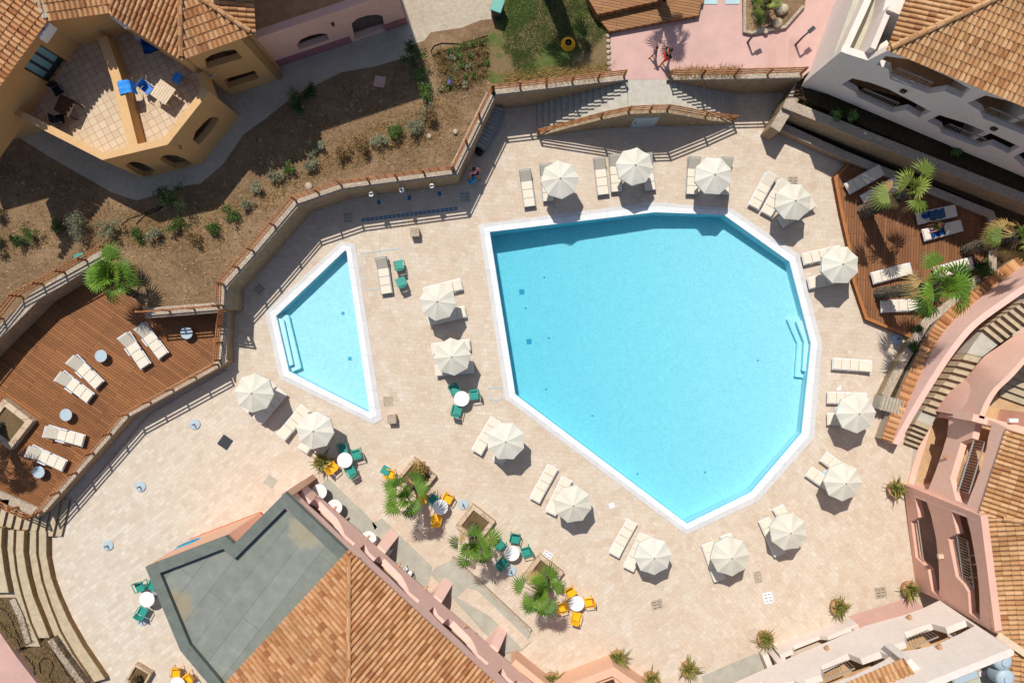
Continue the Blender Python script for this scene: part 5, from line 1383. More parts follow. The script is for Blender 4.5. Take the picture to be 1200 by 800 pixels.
LG = [(Lup,(621,242),(615,199),'leftmost lounger above the big pool, alone left of the first parasol, grey sling headrest up'),
 (Lup,(643,235),(639,193),'lounger tucked under the left side of the first parasol above the pool'),
 (Lup,(707,227),(702,186),'lounger standing clear just left of the pair under the middle top parasol'),
 (Lup,(723,223),(720,183),'lounger half covered by the left side of the middle top parasol'),
 (Lup,(762,222),(757,181),'lounger hidden under the right side of the middle top parasol, only its foot showing'),
 (Lup,(811,226),(813,186),'lounger left of the third parasol above the top right bend of the pool'),
 (Lup,(848,226),(851,187),'lounger hidden beneath the third parasol above the pool'),
 (Lmid,(884,241),(903,206),'upper of two slanting loungers left of the parasol nearest the shaded deck corner'),
 (Lmid,(899,249),(918,215),'lower slanting lounger partly under the parasol nearest the shaded deck corner'),
 (Lmid,(916,260),(951,238),'lounger under the parasol nearest the shaded deck corner, its foot towards the pool'),
 (Lflat,(941,304),(984,294),'upper lounger under the parasol that overlaps the right deck'),
 (Lflat,(948,332),(990,323),'lower lounger under the parasol that overlaps the right deck'),
 (Lflat,(977,426),(1019,429),'single lounger in open sun at the right side of the pool steps'),
 (Lflat,(971,466),(1013,467),'upper lounger beneath the parasol next to the stacked boxes'),
 (Lflat,(971,491),(1013,491),'lower lounger beneath the parasol next to the stacked boxes'),
 (Lflat,(966,535),(1000,560),'upper lounger beneath the parasol left of the round pot'),
 (Lflat,(948,552),(984,577),'lower lounger beneath the parasol left of the round pot'),
 (Lflat,(912,594),(934,632),'right lounger beneath the parasol at the lower right pool edge'),
 (Lflat,(896,609),(913,648),'left lounger beneath the parasol at the lower right pool edge'),
 (Lflat,(851,627),(864,668),'right lounger beneath the parasol beside the lowest pool tip'),
 (Lflat,(829,637),(843,678),'left lounger beneath the parasol beside the lowest pool tip'),
 (Lflat,(756,627),(737,665),'lounger half covered by the lowest left parasol near the yellow chairs'),
 (Lflat,(740,613),(721,647),'open lounger left of the lowest left parasol, no cover over it'),
 (Lflat,(664,562),(646,599),'lounger half covered by the parasol halfway along the lower left pool edge'),
 (Lflat,(647,549),(628,583),'open lounger left of the parasol halfway along the lower left pool edge'),
 (Lflat,(580,493),(560,527),'open lounger left of the parasol below the left pool corner'),
 (Lflat,(603,502),(584,540),'lounger hidden under the parasol below the left pool corner'),
 (Lflat,(540,333),(499,343),'upper lounger under the upper parasol between the two pools'),
 (Lflat,(545,365),(503,374),'lower lounger under the upper parasol between the two pools'),
 (Lflat,(550,404),(508,409),'upper lounger under the lower parasol between the two pools'),
 (Lflat,(554,430),(512,434),'lower lounger under the lower parasol between the two pools'),
 (Lup,(453,343),(447,302),'single lounger on the metal framed hatch beside two green chairs'),
 (Lflat,(330,459),(303,491),'lounger sticking out right of the parasol left of the small pool'),
 (Lflat,(318,449),(288,478),'lounger hidden under the parasol left of the small pool'),
 (Lflat,(357,479),(331,510),'lounger left of the parasol near the bar chairs'),
 (Lflat,(380,492),(356,526),'lounger hidden under the parasol near the bar chairs')]
for k, f, h, lab in LG: lounger(k, f, h, lab)
for f, h, lab in (((187,411),(169,387),'upper right white framed lounger on the left deck, nearest the garden wall'),
 ((167,424),(149,397),'lounger on the left deck directly left of the one by the garden wall'),
 ((112,447),(89,424),'upper lounger of the middle pair on the left deck'),
 ((101,463),(75,443),'lower lounger of the middle pair on the left deck'),
 ((92,515),(60,506),'upper lounger of the lowest pair on the left deck, between two round side tables'),
 ((69,543),(41,530),'lowest lounger on the left deck beside the lowest round side table')):
    lounger(Ldeck, f, h, lab, DZ, 'white framed loungers on the left deck')
for k, f, h, lab in ((Lflat,(994,221),(1031,200),'upper shaded lounger at the top corner of the right deck'),
 (Lflat,(1012,235),(1051,214),'lower shaded lounger at the top corner of the right deck, beside the palm trunk'),
 (Lflat,(1071,257),(1123,246),'lounger with a patterned towel on the right deck'),
 (Lflat,(1077,277),(1131,263),'lounger with a plain blue towel on the right deck'),
 (Lmid,(1027,325),(1061,316),'sunlit lounger near the left edge of the right deck, above the middle palm trunk'),
 (Lflat,(1034,359),(1076,357),'lowest lounger on the right deck, below the middle palm trunk'),
 (Lflat,(1096,320),(1138,308),'lounger on the right deck partly hidden under the palm leaves')):
    lounger(k, f, h, lab, .375, 'sun loungers on the right deck')
# towels on two of them
def towel(f, h, mat, label, z0, t0, t1, wid=.5, wav=.012, seed=1):
    a, b = W(*f, z0+.35), W(*h, z0+.35); d = (b-a).normalized(); s = Vector((-d.y, d.x, 0)); L = (b-a).length; c0 = (a+b)/2
    rnd = random.Random(seed); m = MB(); nx, ny = 16, 8; vs = []
    for i in range(nx+1):
        for j in range(ny+1):
            u = lerp(t0, t1, i/nx)-1.0; v = (j/ny-.5)*wid + .03*math.sin(i*.9+seed)
            p = Vector((c0.x,c0.y,0)) + d*u + s*v; vs.append((p.x, p.y, z0+.392+rnd.uniform(0, wav)))
    fs = [(i*(ny+1)+j, (i+1)*(ny+1)+j, (i+1)*(ny+1)+j+1, i*(ny+1)+j+1) for i in range(nx) for j in range(ny)]
    m.add(vs, fs); o = m.build('beach_towel', mat); md = o.modifiers.new('thick', 'SOLIDIFY'); md.thickness = .012; md.offset = 1
    return tag(o, label, 'towel')
towel((1071,257),(1123,246),'pattern','dark blue patterned towel spread on the upper deck lounger',.375,.6,1.45)
towel((1077,277),(1131,263),'bluefab','plain royal blue towel crumpled over the lower deck lounger',.375,.35,1.1,.46,.05,3)
# stacks of folded loungers in the shade
def stack(px, py, rz, label):
    p = W(px, py, .8); r = thing('lounger_stack', label, 'lounger stack', (p.x, p.y, 0), 'stacked loungers in the shade', rz)
    for i in range(5):
        m = MB(); m.box(0, 0, .16+i*.17, 1.25, .62, .03); 
        for s in (-1, 1): m.bar((-.62,s*.33,.16+i*.17),(.64,s*.33,.2+i*.17),.04,.05)
        for x in (-.45,-.15,.15,.45): m.box(x,0,.195+i*.17,.09,.6,.02)
        part(m, 'folded_lounger', 'grey_metal', r)
        m = MB()
        for x in (-.5,-.3,-.1,.1,.3,.5): m.box(x,0,.21+i*.17,.11,.5,.02)
        part(m, 'slats', 'concrete', r)
    m = MB()
    for x,y in ((-.55,-.3),(.55,-.3),(-.55,.3),(.55,.3)): m.bar((x,y,0),(x,y,.9),.04,.04)
    part(m, 'frame', 'grey_metal', r)
stack(579,138,R(68),'upper stack of grey folded loungers against the diagonal garden wall')
stack(568,160,R(62),'lower stack of grey folded loungers against the diagonal garden wall')
m = MB(); p = W(562,175); m.lathe([(.2,0),(.26,.15),(.22,.4),(.1,.55)], n=14); 
for v in m.v: v.x = v.x*1+p.x; v.y = v.y*1.6+p.y
tag(m.build('black_bag','blackfab',smooth=True),'black bulky bag at the foot of the lower lounger stack','bag')

# ------------------------------------------------------------------ tables, chairs, bases
def mk_table():
    r = thing('round_table', 'x', 'table')
    m = MB(); m.lathe([(.3,.70),(.395,.715),(.405,.73),(.40,.745)], n=36); part(m, 'table_top', 'tabletop', r)
    m = MB(); m.tube((0,0,.03),(0,0,.71),.035,n=12); part(m, 'pedestal', 'grey_metal', r)
    m = MB(); m.lathe([(.24,0),(.24,.02),(.08,.05),(.04,.07)], n=24); part(m, 'base', 'grey_metal', r)
    return r
tab = Stamp(mk_table)
def mk_chair(mat):
    def f():
        r = thing('armchair', 'x', 'chair')
        m = MB(); m.box(.0,0,.44,.46,.46,.035); part(m, 'seat', mat, r, bevel=.015)
        m = MB(); vs = []; n = 6      # curved backrest
        for i in range(n+1):
            y = -.22+.44*i/n; xx = -.235-.03*math.cos(math.pi*(i/n-.5))
            for dx, z in ((0,.44),(-.07,.82),(-.10,.82),(-.03,.44)): vs.append((xx+dx, y, z))
        fs = []
        for i in range(n):
            for k in range(4): fs.append((i*4+k, i*4+(k+1) % 4, (i+1)*4+(k+1) % 4, (i+1)*4+k))
        fs += [(0,1,2,3),(n*4+3,n*4+2,n*4+1,n*4)]; m.add(vs, fs); part(m, 'backrest', mat, r)
        for x,y in ((-.21,-.22),(-.21,.22),(.2,-.22),(.2,.22)):
            m = MB(); m.bar((x*1.15,y*1.08,0),(x,y,.43),.03,.03); part(m, 'leg', mat, r)
        for s in (-1,1):
            m = MB(); m.bar((-.26,s*.245,.66),(.17,s*.245,.63),.045,.02); m.bar((.17,s*.245,.63),(.19,s*.235,.44),.03,.03); part(m, 'armrest', mat, r)
        return r
    return f
chG = Stamp(mk_chair('green')); chY = Stamp(mk_chair('yellow'))
def chair(k, px, py, tx, ty, label, group=None, deg=0):
    a = W(px, py, .45); b = W(tx, ty, .45); d = b-a; k((a.x, a.y, 0), math.atan2(d.y, d.x)+R(deg), label, group)
TB_ = [((404,539),'white round table by the bar corner, next to the parasol and the dark pot',[(chY,390,547,'yellow armchair left of the table by the bar corner'),(chG,402,526,'shaded teal armchair above the table by the bar corner'),(chG,417,532,'sunlit teal armchair upper right of the table by the bar corner'),(chG,411,551,'teal armchair tucked below the table by the bar corner')]),
 ((541,467),'white round table below the lower parasol between the pools',[(chG,533,456,'teal armchair upper left of the table between the pools'),(chG,555,462,'teal armchair right of the table between the pools'),(chG,535,480,'teal armchair lower left of the table between the pools')]),
 ((516,594),'white round table between the first two palm planters',[(chG,508,585,'teal armchair upper left of the table between the first two palm planters'),(chY,524,584,'yellow armchair upper right of the table between the first two palm planters'),(chY,512,608,'yellow armchair below the table between the first two palm planters'),(chY,497,583,'yellow armchair half hidden in the shade beside the first palm planter')]),
 ((600,648),'white round table with four teal chairs between the second and third palm planters',[(chG,586,638,'teal armchair left of the four chair table, nearest the second palm'),(chG,603,631,'teal armchair above the four chair table'),(chG,616,646,'teal armchair right of the four chair table'),(chG,589,659,'dark shaded teal armchair lower left of the four chair table')]),
 ((676,707),'white round table with four yellow chairs beside the third palm planter',[(chY,669,694,'yellow armchair above the all yellow table set'),(chY,689,705,'yellow armchair right of the all yellow table set'),(chY,660,711,'yellow armchair left of the all yellow table set, touching the palm leaves'),(chY,675,722,'yellow armchair below the all yellow table set')]),
 ((172,702),'white round table against the left wall of the grey flat roofed building',[(chG,164,688,'teal armchair upper left of the table against the grey roof'),(chG,178,686,'teal armchair partly under the grey roof edge above its table'),(chG,167,716,'teal armchair lower left of the table against the grey roof')]),
 ((208,802),'white round table cut by the bottom edge of the photo',[(chY,206,788,'yellow armchair left of the pair at the bottom edge'),(chY,220,795,'yellow armchair right of the pair at the bottom edge')])]
for (x, y), lab, cs_ in TB_:
    q = W(x, y, .745); tab((q.x, q.y, 0), 0, lab, 'white round tables')
    for k, cx, cy, l in cs_: chair(k, cx, cy, x, y, l, 'teal armchairs at the tables' if k is chG else 'yellow armchairs at the tables', random.uniform(-12, 12))
for (x, y), lab in (((374,576),'white round table half under the gallery, nearest the bar corner'),((392,594),'white round table half under the gallery, second from the bar corner'),((432,631),'white round table under the gallery just past the first pier')):
    q = W(x, y, .745); tab((q.x, q.y, 0), 0, lab, 'white round tables')
chair(chG,467.5,310,462,312,'upper of two teal armchairs beside the single lounger near the small pool','teal armchairs by the small pool',-100)
chair(chG,470,330,466,332,'lower of two teal armchairs beside the single lounger near the small pool','teal armchairs by the small pool',-95)
chair(chY,456,555,445,548,'yellow armchair with a teal cushion alone beside the first palm planter','yellow armchairs at the tables',20)
m = MB(); q = W(452,551,.5); m.box(q.x,q.y,.52,.46,.46,.07,R(60)); tag(m.build('seat_cushion','green',bevel=.02),'square teal cushion lying on the lone yellow armchair','cushion')
def mk_base():
    r = thing('parasol_stand', 'x', 'parasol stand')
    m = MB(); m.lathe([(.28,0),(.285,.05),(.26,.075),(.08,.085)], n=32); part(m, 'disc', 'basegrey', r)
    m = MB(); m.tube((0,0,.08),(0,0,.42),.03,n=10); m.bar((0,0,.2),(.1,.03,.2),.02,.02); part(m, 'stem', 'dark_metal', r)
    return r
bs = Stamp(mk_base)
for x, y, l in ((228,497,'empty parasol base in the fence shadow below the left deck'),(164,570,'empty parasol base in open paving below the left deck'),(126,639,'empty parasol base nearest the curved seating'),(166,727,'empty parasol base below the table against the grey roof'),(543,591,'empty parasol base right of the table between the first two palms'),(599,669,'empty parasol base touching the four chair table set'),(1052,397,'empty parasol base at the lower tip of the right deck')):
    q = W(x, y, .1); bs((q.x, q.y, 0), random.uniform(0, 6), l, 'empty round parasol bases')
def mk_side():
    r = thing('side_table', 'x', 'side table')
    m = MB(); m.lathe([(.27,.40),(.31,.415),(.315,.44),(.27,.45),(.26,.44)], n=32); part(m, 'table_top', 'basegrey', r)
    m = MB(); m.tube((0,0,0),(0,0,.4),.05,n=10); part(m, 'pedestal', 'grey_metal', r); return r
sd = Stamp(mk_side)
for x, y, l in ((118,417,'round side table between the middle and upper lounger pairs on the left deck'),(77,486,'round side table between the middle and lowest lounger pairs on the left deck'),(45,553,'lowest round side table on the left deck'),(218.5,390,'round side table in the shade at the right end of the left deck')):
    q = W(x, y, DZ+.45); sd((q.x, q.y, DZ+.004), 0, l, 'round side tables on the left deck')

# ------------------------------------------------------------------ foliage
def fan_palm(px, py, zb, hgt, lean, nleaf, rad, label, trunk_r=.16, seed=1, skirt=False, mat='palm', cat='palm tree', brown=4, top_px=None):
    rnd = random.Random(seed); b = W(px, py, zb)
    r = thing('palm_tree', label, cat, b, 'fan palms')
    top = b + Vector((lean[0], lean[1], hgt))
    if top_px: top = W(top_px[0], top_px[1], zb+hgt)
    m = MB(); n = max(6, int(hgt/.12)); prev = None
    for i in range(n+1):
        t_ = i/n; p = b.lerp(top, t_) + Vector((0,0,0)); bend = Vector((top.x-b.x, top.y-b.y, 0))*(-.25*math.sin(math.pi*t_)); p = p+bend
        rr = trunk_r*(1.15-.35*t_)*(1.0+rnd.uniform(-.06,.06)+(.14 if i % 2 else 0))
        if prev: m.tube(prev[0], p, prev[1], rr, n=10, cap=False)
        prev = (p, rr)
        if i:
            for k in range(7):    # broken leaf bases
                an = rnd.uniform(0, 6.3); d = Vector((math.cos(an), math.sin(an), .0)); q = p+d*rr*.9
                m.bar(q, q+d*.07+Vector((0,0,.1)), .06, .03)
    m.build('trunk', 'bark', r)
    cm = MB()
    def leaf(mb, o, az, el, plen, fr, droop, tint, spread=1.45, nseg=15):
        d = Vector((math.cos(az)*math.cos(el), math.sin(az)*math.cos(el), math.sin(el)))
        e = o + d*plen; e.z -= plen*plen*.12
        side = Vector((-math.sin(az), math.cos(az), 0)); mb.bar(o, e, .025, .02)
        d2 = (d + Vector((0,0,-droop*.4))).normalized(); roll = rnd.uniform(-.35,.35)
        up = side.cross(d2); s2 = (side*math.cos(roll)+up*math.sin(roll)).normalized(); up2 = d2.cross(s2)
        for i in range(nseg):
            a = (i/(nseg-1)-.5)*2*spread; L = fr*(1-.22*abs(a)/spread)*rnd.uniform(.88,1.06)
            dd = (d2*math.cos(a)+s2*math.sin(a)).normalized(); w_ = .58*L*spread/nseg
            pr = dd.cross(up2).normalized()
            p1 = e+dd*L*.55 + up2*(.02 if i % 2 else -.02); p2 = e+dd*L - Vector((0,0,1))*L*L*droop*.6
            tt = min(1, max(0, tint+rnd.uniform(-.09,.09)))
            mb.add([e, p1-pr*w_, p1+pr*w_, p2], [(0,1,2),(1,3,2)], tt)
    for i in range(nleaf):
        az = i*2.399+rnd.uniform(-.3,.3); f = (i+.5)/nleaf; el = R(75-88*f+rnd.uniform(-16,16))
        leaf(cm, top+Vector((0,0,-.1+.15*(1-f))), az, el, rad*(.16+.42*f+rnd.uniform(-.06,.14)), rad*(.44+.2*rnd.random()), .3+.45*f, .7-.35*f+rnd.uniform(-.25,.25))
    for i in range(6): leaf(cm, top, i*1.05+rnd.uniform(-.3,.3), R(rnd.uniform(50,80)), rad*.12, rad*.36, .3, .6)
    cm.build('crown', mat, r)
    if brown:
        dm = MB()
        for i in range(brown):
            leaf(dm, top+Vector((0,0,-.25)), rnd.uniform(0,6.3), R(-35+rnd.uniform(-20,15)), rad*.45, rad*.45, 1.2, .5, 1.2, 12)
        dm.build('dry_leaves', 'skirt', r)
    return r
fan_palm(486,562,.3,3.3,(-.05,-.1),12,1.35,'bushy green fan palm in the first square stone planter, nearest the bar',.15,11,top_px=(474,580))
fan_palm(554,615,.3,3.3,(0,-.1),11,1.35,'bushy green fan palm in the second, middle square stone planter',.15,12,top_px=(556,640))
fan_palm(637,672,.3,3.3,(-.2,0),12,1.4,'bushy green fan palm in the third square stone planter by the yellow chairs',.15,13,top_px=(632,696))
fan_palm(160,345,2.2,2.0,(0,0),16,1.6,'leaning fan palm between the garden wall and the left deck',.11,14,top_px=(129,322),mat="palm",brown=3)
fan_palm(1013,247,.36,4.6,(0,0),5,1.6,'palm with a thick rough trunk beside the shaded loungers on the right deck',.3,21,top_px=(1068,221),mat='palm2',brown=7)
fan_palm(1030,344,.36,5.6,(0,0),8,1.85,'tall palm with a thick trunk in the middle of the right deck',.26,22,top_px=(1107,335),mat='palm',brown=6)
fan_palm(1132,292,.36,4.6,(0,0),6,1.6,'palm with a shaggy dry skirt at the right end of the right deck',.26,23,top_px=(1196,276),mat='palm2',brown=26)
fan_palm(4,497,DZ,4.2,(0,0),16,1.5,'palm in the square stone planter at the left edge of the left deck',.2,24)
fan_palm(640,-22,ZG,6.2,(.1,0),18,1.3,'tall palm at the top edge above the lawn',.36,25)
fan_palm(766,-12,ZG,4.4,(0,0),14,1.2,'tall palm at the top edge above the wooden stage',.24,26)
fan_palm(893,12,ZG,1.1,(0,0),9,.8,'small palm in the rocky bed on the pink terrace',.14,27,mat='palm2')

def bush(px, py, z, rad, hgt, label, mat, name='shrub', cat='shrub', n=None, seed=0, group=None, dry=0.25, leafsz=.055):
    rnd = random.Random(seed or int(px*13+py)); b = W(px, py, z)
    r = thing(name, label, cat, b, group); m = MB(); n = n or int(430*max(.5, rad/.35))
    cl = [(rnd.gauss(0,.42), rnd.gauss(0,.42), rnd.uniform(.3,1), rnd.random()) for _ in range(9)]
    for i in range(n):
        cx_, cy_, cz_, ct = cl[i % 9]
        p = Vector((cx_*rad+rnd.gauss(0,.2)*rad, cy_*rad+rnd.gauss(0,.2)*rad, max(.03, cz_*hgt+rnd.gauss(0,.13)*hgt)))
        a = Vector((rnd.gauss(0,1), rnd.gauss(0,1), rnd.gauss(0,.6))).normalized(); q = a.orthogonal().normalized(); s = leafsz*rnd.uniform(.7,1.5)
        p = p+b; m.add([p, p+a*s+q*s*.4, p+a*s*2, p+a*s-q*s*.4], [(0,1,2,3)], min(1, max(0, .35*ct+.65*rnd.random())))
    m.build('foliage', mat, r)
    s = MB()
    for i in range(12):
        cx_, cy_, cz_, _ = cl[i % 9]; s.tube(b, b+Vector((cx_*rad, cy_*rad, cz_*hgt)), .012, .005, n=4, cap=False, tint=.3)
    s.build('stems', 'dry', r); return r
G_ = 'shrubs in the dry garden'
row = [(24,283,'shrubd',.38,'dark green'),(38,276,'shrubg',.45,'bright green'),(69,268,'shrubg',.36,'green'),(98,270,'shrubs',.7,'wide grey green'),(134,270,'shrubs',.55,'pale silver'),(164,275,'shrubg',.42,'grey green'),(184,276,'shrubs',.42,'pale dry'),(213,265,'shrubg',.42,'bright green'),(231,282,'dry',.4,'brown dry'),(252,270,'shrubg',.42,'grey green'),(273,253,'shrubg',.42,'grey green'),(291,240,'shrubs',.32,'silver grey')]
words = ['first','second','third','fourth','fifth','sixth','seventh','eighth','ninth','tenth','eleventh','twelfth']
for i, (x, y, mt, rr, d) in enumerate(row): bush(x, y, ZG, rr, rr*1.5, '%s shrub, %s from the left in the row above the left deck wall' % (d, words[i]), mt, group=G_)
row2 = [(304,221,'shrubs',.35,'silver'),(327,208,'shrubs',.35,'yellowish'),(341,200,'shrubg',.3,'green'),(368,196,'shrubs',.35,'silver'),(372,175,'shrubs',.35,'silver'),(405,180,'dry',.35,'dry brown'),(428,173,'dry',.42,'brown'),(447,166,'shrubs',.36,'pale'),(467,157,'shrubg',.42,'round green'),(489,150,'shrubs',.5,'grey green'),(507,138,'dry',.42,'twiggy brown')]
for i, (x, y, mt, rr, d) in enumerate(row2): bush(x, y, ZG, rr, rr*1.7, '%s shrub, %s from the left in the row above the small pool wall' % (d, words[i]), mt, group=G_)
for x, y, rr, h_, mt, l in ((205,235,.7,1.4,'shrubd','large dark shrub in the shade at the foot of the ochre building'),(347,115,.4,.6,'shrubs','shaded grey shrub at the edge of the gravel path'),(352,125,.45,.8,'shrubd','shaded dark shrub just below the gravel path edge'),(483,68,.6,1.0,'shrubd','dark shrub at the corner of the building shadow near the flower bed'),(493,91,.42,.9,'shrubg','upper bright green shrub left of the flower bed'),(500,115,.42,.9,'shrubg','middle bright green shrub left of the flower bed'),(505,129,.3,.5,'shrubs','small silver shrub below the bright green pair'),
                          (-2,203,.6,1.2,'shrubd','dark bush at the left edge beside the building shadow'),(2,250,.4,.9,'shrubd','dark bush cut by the left edge above the shrub row'),(0,284,.5,1.0,'shrubd','dark bush at the left edge level with the shrub row'),
                          (366,105+3,.3,.5,'shrubd','small dark shrub beside the gravel path bend')):
    bush(x, y, ZG, rr, h_, l, mt, group=G_)
# flower bed in little rows
k = 0
fl_rows = [(515,62,6),(520,72,6),(522,84,6),(526,96,5),(516,106,4)]
for ri, (x, y, n_) in enumerate(fl_rows):
    for i in range(n_):
        px_ = x+i*10+random.uniform(-2,2); py_ = y-i*2.2+random.uniform(-2,2)
        bush(px_, py_, ZG, .16, .25, '%s small plant from the left in flower bed row %s beside the lawn' % (words[i], ['one','two','three','four','five'][ri]), random.choice(['shrubg','dry','shrubs','shrubg']), name='flower_plant', cat='plant', n=60, group='small plants in the flower bed')
        k += 1
m = MB(); b = W(525,97,ZG+.3)
for i in range(14): a = Vector((random.gauss(0,.08), random.gauss(0,.08), random.uniform(-.05,.1))); m.add([b+a, b+a+Vector((.05,0,0)), b+a+Vector((.05,.05,.01)), b+a+Vector((0,.05,0))], [(0,1,2,3)])
tag(m.build('purple_flowers','purpleflower'),'small clump of purple flowers in the flower bed','flowers')

# grass tufts, stones and litter on the soil: uncountable ground cover
def inpoly(x, y, poly):
    ins = False; n = len(poly)
    for i in range(n):
        x1, y1 = poly[i]; x2, y2 = poly[(i+1) % n]
        if (y1 > y) != (y2 > y) and x < (x2-x1)*(y-y1)/(y2-y1)+x1: ins = not ins
    return ins
soilpoly = [(-20,175),(60,195),(130,236),(165,245),(215,230),(262,205),(320,145),(400,98),(478,75),(510,60),(560,45),(578,70),(577,98),(572,104),(530,192),(400,210),(345,230),(296,288),(258,352),(172,358),(140,320),(128,288),(25,342),(-20,378)]
rnd = random.Random(3); m = MB()
for i in range(5200):
    x, y = rnd.uniform(-20,580), rnd.uniform(45,378)
    if not inpoly(x, y, soilpoly): continue
    p = W(x, y, ZG); s = abs(rnd.gauss(0,.035))+.015
    vs = [p+Vector((rnd.uniform(-1,1)*s, rnd.uniform(-1,1)*s, 0)) for _ in range(1)]
    o = [Vector((s*math.cos(a)*rnd.uniform(.6,1.2), s*math.sin(a)*rnd.uniform(.6,1.2), 0)) for a in (0,1.26,2.5,3.77,5.0)]
    top = p+Vector((0,0,s*.9)); m.add([p+q for q in o]+[top], [(k_, (k_+1) % 5, 5) for k_ in range(5)])
tag(m.build('soil_pebbles','clod'), 'pebbles and clods strewn over the dry garden soil', 'pebbles', kind='stuff')
def tufts(poly, n, zz, mat, label, name, hgt=.09, seed=5, clump=5, sp=.1):
    rnd = random.Random(seed); m = MB(); xs_ = [p[0] for p in poly]; ys_ = [p[1] for p in poly]
    for i in range(n):
        x, y = rnd.uniform(min(xs_),max(xs_)), rnd.uniform(min(ys_),max(ys_))
        if not inpoly(x, y, poly): continue
        for k_ in range(clump):
            p = W(x, y, zz)+Vector((rnd.gauss(0,sp), rnd.gauss(0,sp), 0)); a = rnd.uniform(0,6.3); d = Vector((math.cos(a), math.sin(a), 0)); s = hgt*rnd.uniform(.5,1.3); sd_ = Vector((-d.y, d.x, 0))*.012
            m.add([p-sd_, p+sd_, p+d*s*.8+Vector((0,0,s))], [(0,1,2)])
    return tag(m.build(name, mat), label, 'grass', kind='stuff')
tufts([(600,-10),(672,-10),(690,0),(712,34),(700,50),(690,60),(640,60),(610,72),(590,60),(592,8)], 2600, ZG+.01, 'grass', 'green grass blades on the upper part of the lawn', 'lawn_grass', .1, 5, 7, .12)
tufts([(600,60),(622,60),(640,98),(604,100)], 500, ZG+.01, 'grass', 'thin green grass patch at the lower left of the lawn', 'lawn_grass', .09, 6, 7)
tufts(soilpoly, 700, ZG, 'grass', 'scattered green weeds on the dry garden soil', 'weeds', .08, 7, 8, .05)
tufts(soilpoly, 1500, ZG, 'skirt', 'straw coloured tufts scattered on the garden soil', 'straw_tufts', .12, 41, 5, .08)
tufts(soilpoly, 2600, ZG, 'dry', 'dry straw and twigs scattered on the garden soil', 'dry_litter', .13, 8, 4, .1)
tufts([(300,235),(400,165),(520,110),(540,140),(500,170),(380,205),(310,245)], 2600, ZG, 'skirt', 'pale dead grass around the shrub row', 'dead_grass', .16, 9, 6, .15)
tufts([(-10,300),(100,255),(290,235),(300,245),(250,300),(120,285)], 1500, ZG, 'skirt', 'pale dead grass along the left shrub row', 'dead_grass', .14, 10, 5, .15)
tufts([(508,62),(570,44),(572,92),(520,112)], 900, ZG, 'dry', 'brown straw between the small plants of the flower bed', 'dry_litter', .16, 31, 6, .12)
tufts([(508,62),(570,44),(572,92),(520,112)], 260, ZG, 'grass', 'green shoots between the small plants of the flower bed', 'weeds', .14, 32, 8, .06)
tufts([(590,88),(715,76),(716,88),(600,100)], 450, ZG+.01, 'skirt', 'straw coloured grass growing through the fence below the lawn', 'fence_grass', .35, 11, 6, .1)
tufts([(785,84),(868,80),(868,90),(785,91)], 260, ZG+.01, 'skirt', 'dry grass growing through the fence right of the stairs', 'fence_grass', .3, 12, 6, .1)
tufts([(0,700),(28,722),(37,752),(18,762),(0,735)], 260, 1.27, 'dry', 'dead stalks on the upper mulched bed', 'bed_litter', .14, 13, 6, .1)
tufts([(62,747),(100,800),(50,800),(22,765)], 420, 1.07, 'dry', 'dead stalks on the lower mulched bed', 'bed_litter', .14, 14, 6, .1)
tufts([(930,118),(1090,188),(1200,232),(1200,215),(960,110)], 350, 1.86, 'shrubd', 'low dark plants in the upper shaded terrace bed', 'bed_plants', .25, 15, 8, .15)
tufts([(1143,336),(1084,384),(1050,440),(1040,470),(1100,390),(1190,310)], 420, .51, 'shrubd', 'low dark plants in the strip between the winding wall and the tiled wall', 'bed_plants', .16, 16, 8, .12)
tufts([(1060,395),(1100,360),(1140,330),(1190,300),(1120,370),(1060,440)], 300, .51, 'dry', 'dry litter in the strip beside the tiled wall', 'bed_litter', .14, 17, 6, .12)
for x, y, l in ((976,137,'small dark green plant in the shaded upper bed, left one'),(994,139,'bright green plant in the shaded upper bed, right of the small one'),(1118,178,'green plant in the shaded upper bed by the palm top')):
    bush(x, y, 1.85, .28, .5, l, 'shrubg', name='shrub')
for x, y, rr, l in ((1095,350,.25,'small clump of dark leaves nearest the deck tip'),(1084,366,.22,'second dark clump in the strip beside the tiled wall'),(1074,385,.22,'third dark clump in the strip beside the tiled wall'),(1068,405,.25,'lowest dark clump in the strip beside the tiled wall'),(1150,315,.6,'leafy green bush behind the palm at the deck corner')):
    bush(x, y, .5, rr, rr*1.3, l, 'shrubd', name='shrub')

# ------------------------------------------------------------------ planters
def square_planter(px, py, side, rot, label, h=.42, wall=.3):
    p = W(px, py, h); r = thing('square_planter', label, 'planter', (p.x, p.y, 0), 'square stone planters', R(rot))
    m = MB(); a = side/2; b = a-wall
    o = [(-a,-a),(a,-a),(a,a),(-a,a)]; i_ = [(-b,-b),(b,-b),(b,b),(-b,b)]
    m.prism([Vector(q) for q in o], 0, h, [[Vector(q) for q in i_]]); part(m, 'stone_wall', 'paving2', r, bevel=.01)
    m = MB(); m.prism([Vector(q)*.99 for q in i_], 0, h-.12); part(m, 'soil', 'beds', r); return r
M['paving2'] = stonewall('travertine_block', 'c4ab90', 'b49a7e', 'd3bfa6', 1.3)
square_planter(487,560,1.55,-40,'square stone planter holding the palm nearest the bar',.42,.2)
square_planter(557,614,1.5,-38,'square stone planter holding the middle palm',.42,.22)
square_planter(636,674,1.6,-38,'square stone planter holding the palm by the yellow chairs',.42,.22)
square_planter(8,497,1.9,-38,'square stone planter on the left deck at the photo edge',1.4,.3)
square_planter(162,793,1.0,-30,'small square planter with brown twigs beside the street lamp',.4,.1)
bush(160,795,.4,.4,.5,'brown twiggy plant in the small planter beside the street lamp','dry',name='potted_plant',cat='plant')
